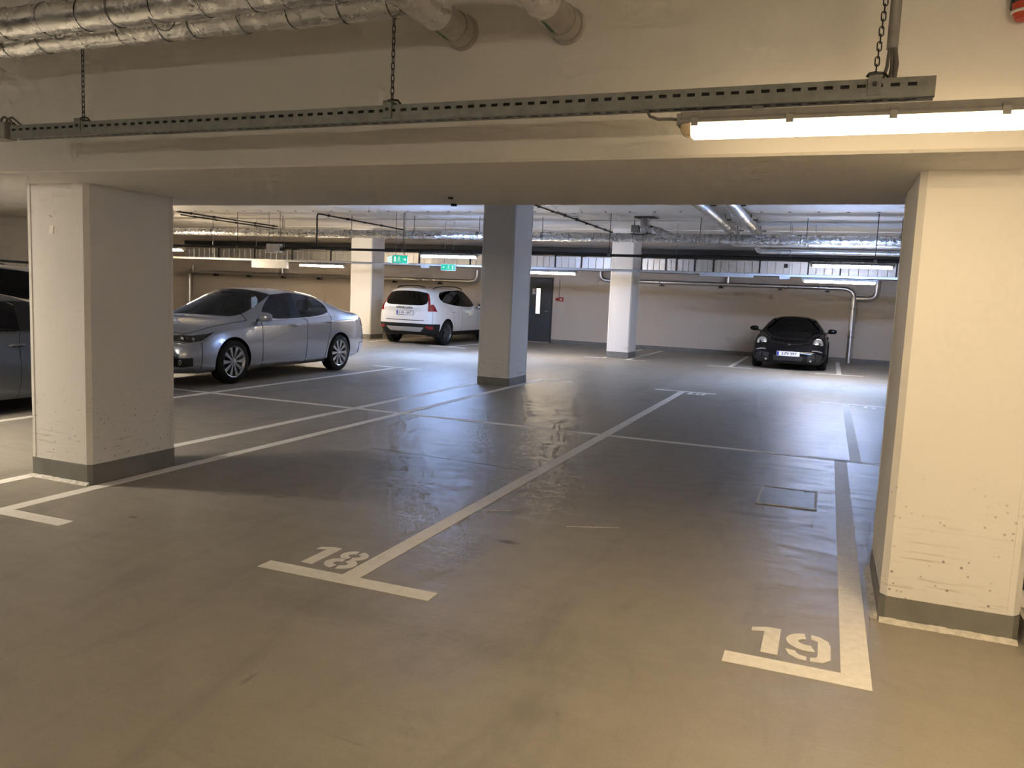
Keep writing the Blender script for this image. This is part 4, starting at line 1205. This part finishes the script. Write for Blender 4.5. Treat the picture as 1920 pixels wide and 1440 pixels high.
# ------------------------------------------------------------------ white estate-type off-roader
def suv(loc, rz, label, plate_txt, plain_plate=True):
    DY = [.82, .905, .94, .935, .915]
    DZ = [.27, .37, .60, .84, 1.00]
    st = [
     ([2.14, 2.22, 2.26, 2.25, 2.20, 2.12, 2.15, 2.17, 2.18], [.62, .72, .75, .73, .69, .63, .46, .25, 0], [.27, .37, .58, .76, .88, .95, .97, .98, .985]),
     ([1.92]*9, [.77, .87, .90, .885, .85, .77, .53, .28, 0], [.27, .37, .58, .79, .94, 1.01, 1.04, 1.055, 1.06]),
     ([1.70]*9, [.81, .895, .925, .915, .88, .80, .55, .28, 0], [.27, .37, .59, .81, .97, 1.04, 1.065, 1.08, 1.085]),
     ([1.387]*9, [.82, .905, .94, .935, .90, .81, .57, .29, 0], [.27, .37, .60, .83, .99, 1.06, 1.085, 1.10, 1.105]),
     ([1.08]*5+[1.10, 1.18, 1.28, 1.32], DY[:4]+[.905, .82, .61, .32, 0], DZ[:4]+[.995, 1.075, 1.10, 1.115, 1.12]),
     ([.90]*5+[.92, .98, 1.10, 1.15], DY[:4]+[.91, .84, .75, .42, 0], DZ+[1.08, 1.10, 1.125, 1.13]),
     ([.86]*5+[.84, .16, .27, .30], DY+[.865, .66, .38, 0], DZ+[1.085, 1.555, 1.615, 1.63]),
     ([-.20]*5+[-.22, -.22, -.12, -.12], DY+[.88, .67, .40, 0], DZ+[1.10, 1.60, 1.655, 1.672]),
     ([-.27]*5+[-.30, -.30, -.25, -.25], DY+[.88, .67, .40, 0], DZ+[1.105, 1.60, 1.655, 1.672]),
     ([-.98, -.98, -1.02, -1.12, -1.18, -1.74, -1.66, -1.5, -1.5], DY[:4]+[.91, .845, .64, .39, 0], DZ+[1.19, 1.53, 1.61, 1.63]),
     ([-1.387]*5+[-1.98, -1.96, -2.02, -2.02], [.82, .905, .945, .94, .915, .825, .62, .37, 0], DZ[:4]+[1.01, 1.20, 1.50, 1.575, 1.59]),
     ([-1.85]*5+[-2.14, -2.20, -2.25, -2.26], [.81, .895, .93, .925, .905, .81, .70, .40, 0], [.28, .38, .60, .85, 1.01, 1.12, 1.12, 1.115, 1.11]),
     ([-2.10, -2.18, -2.22, -2.21, -2.19, -2.20, -2.24, -2.28, -2.29], [.74, .83, .86, .855, .84, .79, .60, .32, 0], [.33, .42, .60, .82, .95, 1.04, 1.06, 1.06, 1.06]),
    ]
    names = ['body', 'windscreen', 'rear_window', 'side_window', 'front_door', 'rear_door', 'bonnet', 'tailgate', 'front_bumper', 'lower_cladding', 'door_pillar']
    def tg(i, j):
        if i == 'nose': return 8 if j > 0 else 9
        if i == 'tail': return 9 if j < 2 else 7
        if i == 5 and j >= 6: return 1
        if i == 10 and j >= 6: return 2
        if i in (6, 8) and j == 5: return 3
        if i == 7 and j == 5: return 10
        if i == 11 and j >= 5: return 7
        if i == 11 and j < 2: return 9
        if j < 1: return 9
        if i in (6, 7) and j < 5: return 4
        if i == 8 and j < 5: return 5
        if i < 5 and j >= 5: return 6
        return 0
    cr = {}
    ring(cr, 5, 6, 6, 8, .7); ring(cr, 6, 9, 5, 6, .95); ring(cr, 8, 9, 5, 6, .9); ring(cr, 10, 11, 6, 8, .95)
    for i in range(1, 11): cr[(i, 4), (i+1, 4)] = .3
    arches = [(1.387, .36, .405), (-1.387, .36, .405)]
    g = M['glass_dark']; s = M['white']; k = M['cladding_black']
    c = Car('offroad_car', label, 'parked cars', make_shell(st, tg, cr), arches, names, [s, g, g, g, s, s, s, s, s, k, M['pillar_black']], loc, rz)
    c.liners(arches, .87); c.underbody(-1.95, 1.95, .70, .31, (1.387, -1.387))
    for x in (1.387, -1.387):
        for y in (.82, -.82): c.wheel(x, y, .36, .245, .235, 5, M['alloy_dark'], double=True)
    c.mirror(.72, 1.02, 1.13, M['black'], .09, .11, .08)
    c.handle(-.08, .95, .93, s); c.handle(-1.0, .95, .96, s)
    tl = c.patch('tail_light', [(-2.00, .66, 1.50), (-2.06, .60, 1.50)], [(-2.19, .80, 1.17), (-2.21, .715, 1.15)], M['lens_red'], .007, .015, 5, 12)
    tl2 = c.patch('tail_light', [(-2.06, .86, 1.185), (-2.21, .715, 1.16)], [(-1.98, .92, .965), (-2.24, .71, .965)], M['lens_red'], .009, .015, 9, 6)
    c.patch('spoiler', [(-1.86, .55, 1.60), (-1.90, 0, 1.62), (-1.86, -.55, 1.60)], [(-2.06, .58, 1.52), (-2.10, 0, 1.545), (-2.06, -.58, 1.52)], s, .018, .02, 10, 3, both=False)
    for sg in (1, -1):
        MB().tube([(.15, sg*.60, 1.60), (.05, sg*.605, 1.655), (-.4, sg*.61, 1.69), (-1.1, sg*.60, 1.68), (-1.55, sg*.585, 1.645), (-1.66, sg*.58, 1.60)], .017, 8).build('roof_rail', M['darksteel'], c.root, 60)
    c.patch('skid_plate', [(-2.26, .60, .50), (-2.31, 0, .50), (-2.26, -.60, .50)], [(-2.22, .48, .36), (-2.27, 0, .34), (-2.22, -.48, .36)], M['skid'], .012, .02, 12, 4, both=False)
    c.patch('bumper_insert', [(-2.18, .84, .60), (-2.30, 0, .60), (-2.18, -.84, .60)], [(-2.20, .82, .50), (-2.31, 0, .50), (-2.20, -.82, .50)], k, .008, .016, 20, 3, both=False)
    c.patch('reflector', [(-2.12, .845, .54), (-2.24, .66, .55)], [(-2.12, .835, .46), (-2.24, .66, .48)], M['lens_red'], .014, .01, 6, 3)
    c.patch('tailgate_gap', [(-2.27, .62, .715), (-2.33, 0, .71), (-2.27, -.62, .715)], [(-2.27, .60, .695), (-2.33, 0, .69), (-2.27, -.60, .695)], M['black'], .005, .012, 14, 1, both=False)
    c.patch('plate_recess', [(-2.29, .34, .985), (-2.32, 0, .985), (-2.29, -.34, .985)], [(-2.29, .32, .83), (-2.32, 0, .82), (-2.29, -.32, .83)], s, .004, .01, 10, 3, both=False)
    me = text_mesh('VOLVO', .085, .003, .0015)
    xx = -2.335
    p, n = c.snap((-2.4, 0, 1.05), .004)
    me.transform(Matrix(((0, 0, -1, p.x-.004), (-1.9, 0, 0, 0), (0, 1, 0, 1.045), (0, 0, 0, 1))))
    link('badge_lettering', me, M['chrome'], c.root)
    p, n = c.snap((-2.4, 0, .905), .012)
    pl = c.plate(p.x-.006, .905, plate_txt, True, mat='plate')
    p, n = c.snap((2.5, 0, .52), .012)
    c.plate(p.x+.006, .52, '')
    c.patch('headlight', [(2.16, .50, .90), (1.98, .78, .93), (1.76, .88, .96)], [(2.22, .48, .78), (2.06, .78, .78), (1.86, .89, .86)], M['lens_clear'], .005, .015, 10, 5)
    c.patch('grille', [(2.20, .34, .90), (2.23, 0, .91), (2.20, -.34, .90)], [(2.27, .26, .64), (2.30, 0, .62), (2.27, -.26, .64)], M['black'], .005, .015, 10, 4, both=False)
    MB().box(-1.9, .9, -.72, .72, .40, .46).build('cabin_floor', M['interior'], c.root)
    c.dash(.55, 1.05, .72, 1.06)
    c.seats([(-.08, .37, .66), (-.08, -.37, .66), (-.95, .37, .68), (-.95, -.37, .68)], .5, .56)
    return c
suv((-11.13, 22.04, 0), PI/2, 'white estate-style off-roader parked tail out beyond the silver sedan', 'S HL 1607')
suv((-11.75, 7.35, 0), -PI/2, 'white off-roader mostly hidden behind the grey coupe', '')

# ------------------------------------------------------------------ rear-engined sports coupes
def coupe(loc, rz, paint, glass, label, plate_txt, alloy):
    DY = [.77, .835, .865, .86, .83]
    DZ = [.165, .24, .44, .62, .775]
    st = [
     ([1.96, 2.02, 2.05, 2.03, 1.97, 1.92, 1.95, 1.97, 1.98], [.58, .66, .68, .66, .62, .56, .40, .21, 0], [.16, .23, .35, .46, .53, .57, .575, .58, .58]),
     ([1.72, 1.74, 1.75, 1.75, 1.73, 1.72, 1.74, 1.75, 1.75], [.74, .82, .85, .835, .79, .66, .45, .24, 0], [.16, .23, .39, .55, .665, .705, .65, .635, .635]),
     ([1.48]*9, [.77, .845, .875, .865, .82, .69, .47, .25, 0], [.165, .24, .42, .60, .745, .785, .71, .69, .69]),
     ([1.175]*9, [.775, .85, .885, .875, .83, .71, .50, .26, 0], [.165, .24, .44, .635, .785, .835, .765, .745, .745]),
     ([.82]*5+[.86, .96, 1.04, 1.07], DY[:4]+[.83, .75, .57, .30, 0], DZ[:4]+[.79, .86, .83, .82, .82]),
     ([.62]*5+[.64, .68, .82, .88], DY[:4]+[.83, .78, .70, .41, 0], DZ+[.875, .89, .90, .90]),
     ([.58]*5+[.54, -.02, .06, .09], DY+[.80, .545, .33, 0], DZ+[.88, 1.20, 1.27, 1.285]),
     ([-.46]*5+[-.50, -.52, -.45, -.45], DY+[.80, .54, .33, 0], DZ+[.89, 1.215, 1.285, 1.30]),
     ([-.54]*5+[-.60, -.62, -.55, -.55], [.775, .84, .875, .87, .84, .80, .535, .33, 0], DZ+[.892, 1.205, 1.275, 1.29]),
     ([-.82, -.82, -.84, -.88, -.92, -1.10, -.96, -.95, -.95], [.78, .85, .89, .885, .855, .78, .505, .32, 0], DZ+[.90, 1.12, 1.205, 1.225]),
     ([-1.175]*5+[-1.38, -1.55, -1.60, -1.62], [.785, .865, .905, .90, .86, .76, .47, .30, 0], DZ[:4]+[.79, .90, .95, .985, 1.0]),
     ([-1.70]*5+[-1.78, -1.82, -1.85, -1.85], [.78, .86, .90, .895, .85, .74, .50, .28, 0], [.18, .26, .45, .64, .785, .865, .89, .905, .91]),
     ([-2.16, -2.22, -2.26, -2.24, -2.20, -2.16, -2.18, -2.20, -2.20], [.66, .75, .78, .76, .72, .64, .45, .25, 0], [.22, .29, .45, .60, .69, .735, .75, .76, .765]),
    ]
    names = ['body', 'windscreen', 'rear_window', 'side_window', 'door', 'bonnet', 'engine_lid', 'front_bumper', 'rear_bumper', 'door_pillar']
    def tg(i, j):
        if i == 'nose': return 7
        if i == 'tail': return 8 if j < 3 else 6
        if i == 5 and j >= 6: return 1
        if i == 9 and j >= 6: return 2
        if i in (6, 8) and j == 5: return 3
        if i == 7 and j == 5: return 9
        if i == 6 and j < 5: return 4
        if i in (1, 2, 3, 4) and j >= 6: return 5
        if i in (10, 11) and j >= 6: return 6
        if i == 0: return 7
        return 0
    cr = {}
    ring(cr, 5, 6, 6, 8, .7); ring(cr, 6, 9, 5, 6, .9); ring(cr, 8, 9, 5, 6, .9); ring(cr, 9, 10, 6, 8, .5)
    arches = [(1.175, .32, .355), (-1.175, .325, .36)]
    c = Car('sports_coupe', label, 'parked cars', make_shell(st, tg, cr), arches, names, [paint, glass, glass, glass]+[paint]*5+[M['pillar_black']], loc, rz)
    c.liners(arches, .82); c.underbody(-1.9, 1.75, .66, .195, (1.175, -1.175))
    for x, yy, wd in ((1.175, .765, .22), (-1.175, .775, .26)):
        for y in (yy, -yy): c.wheel(x, y, .322, .235, wd, 5, alloy)
    c.mirror(.52, .955, .945, paint, .085, .105, .062)
    c.handle(-.28, .86, .75, paint, .17)
    # round headlights on the wings
    for sg in (1, -1):
        p, n = c.snap((1.74, sg*.645, .635), .0)
        nn = Vector((.90, sg*.10, .42)).normalized()
        R3 = nn.to_track_quat('X', 'Z').to_matrix().to_4x4()
        o = MB().lathe([(0, .024), (.06, .020), (.098, .008), (.112, -.008)], 24, 'x').build('headlight', M['lens_clear'], c.root, 50)
        o.matrix_local = Matrix.Translation(p+nn*.004) @ R3 @ Matrix.Scale(1.12, 4, (0, 0, 1))
        MB().lathe([(.108, -.014), (.116, .004), (.122, -.014)], 24, 'x').build('lamp_ring', M['chrome'], o, 50)
        MB().lathe([(0, .026), (.032, .022), (.042, .014)], 16, 'x', (0, sg*.025, -.01)).build('projector', M['lamp_dark'], o, 50)
        MB().lathe([(0, .024), (.018, .022), (.026, .014)], 12, 'x', (0, -sg*.04, .03)).build('indicator', M['lens_clear'], o, 50)
    c.patch('running_light', [(1.98, .52, .475), (1.86, .74, .475)], [(1.985, .52, .448), (1.87, .745, .448)], M['lens_clear'], .008, .012, 8, 2)
    c.patch('front_intake', [(2.06, .34, .36), (2.09, 0, .36), (2.06, -.34, .36)], [(2.04, .32, .24), (2.07, 0, .24), (2.04, -.32, .24)], M['black'], .004, .012, 10, 3, both=False)
    it = c.patch('side_intake', [(2.03, .44, .40), (1.88, .76, .40)], [(2.00, .44, .25), (1.86, .75, .25)], M['black'], .004, .012, 8, 3)
    for o, sg in zip(it, (1, -1)):
        p, n = c.snap((1.99, sg*.50, .28), .006)
        MB().lathe([(0, .012), (.022, .010), (.03, .0)], 12, 'x').build('fog_lamp', M['lens_clear'], o, 40, loc=p)
    p, n = c.snap((1.88, 0, .60), .003)
    MB().prism([(-.026, .03), (-.026, -.005), (0, -.035), (.026, -.005), (.026, .03)], -.002, .004, 'x').build('bonnet_crest', M['chrome'], c.root, loc=p)
    p, n = c.snap((2.2, 0, .40), .010)
    c.plate(p.x+.008, .405, plate_txt)
    c.patch('tail_light', [(-2.02, .82, .69), (-2.22, .60, .68)], [(-2.05, .84, .58), (-2.25, .60, .60)], M['lens_red'], .006, .014, 8, 4)
    c.strip('window_seal', [(.58, .82, .88), (-.5, .82, .895)], .014, M['lamp_dark'], .005)
    MB().box(-.9, .6, -.66, .66, .24, .30).build('cabin_floor', M['interior'], c.root)
    c.dash(.32, .78, .64, .87); c.seats([(-.22, .35, .40), (-.22, -.35, .40)], .48, .50)
    c.wheel_steer(.24, .35, .80, .18)
    MB().prism([(-.10, 1.145), (.10, 1.145), (.11, 1.17), (.09, 1.195), (-.09, 1.195), (-.11, 1.17)], .18, .21, 'x').build('interior_mirror', M['interior'], c.root)
    return c
coupe((-.84, 22.27, 0), -PI/2, M['blackpaint'], M['glass_smoke'], 'black sports coupe with round headlights facing the viewer by the back wall', 'S PV 997', M['alloy_dark'])
coupe((-8.86, 5.64, 0), -PI/2, M['grey'], M['glass'], 'dark grey sports coupe cut off by the left picture edge', '', M['alloy'])
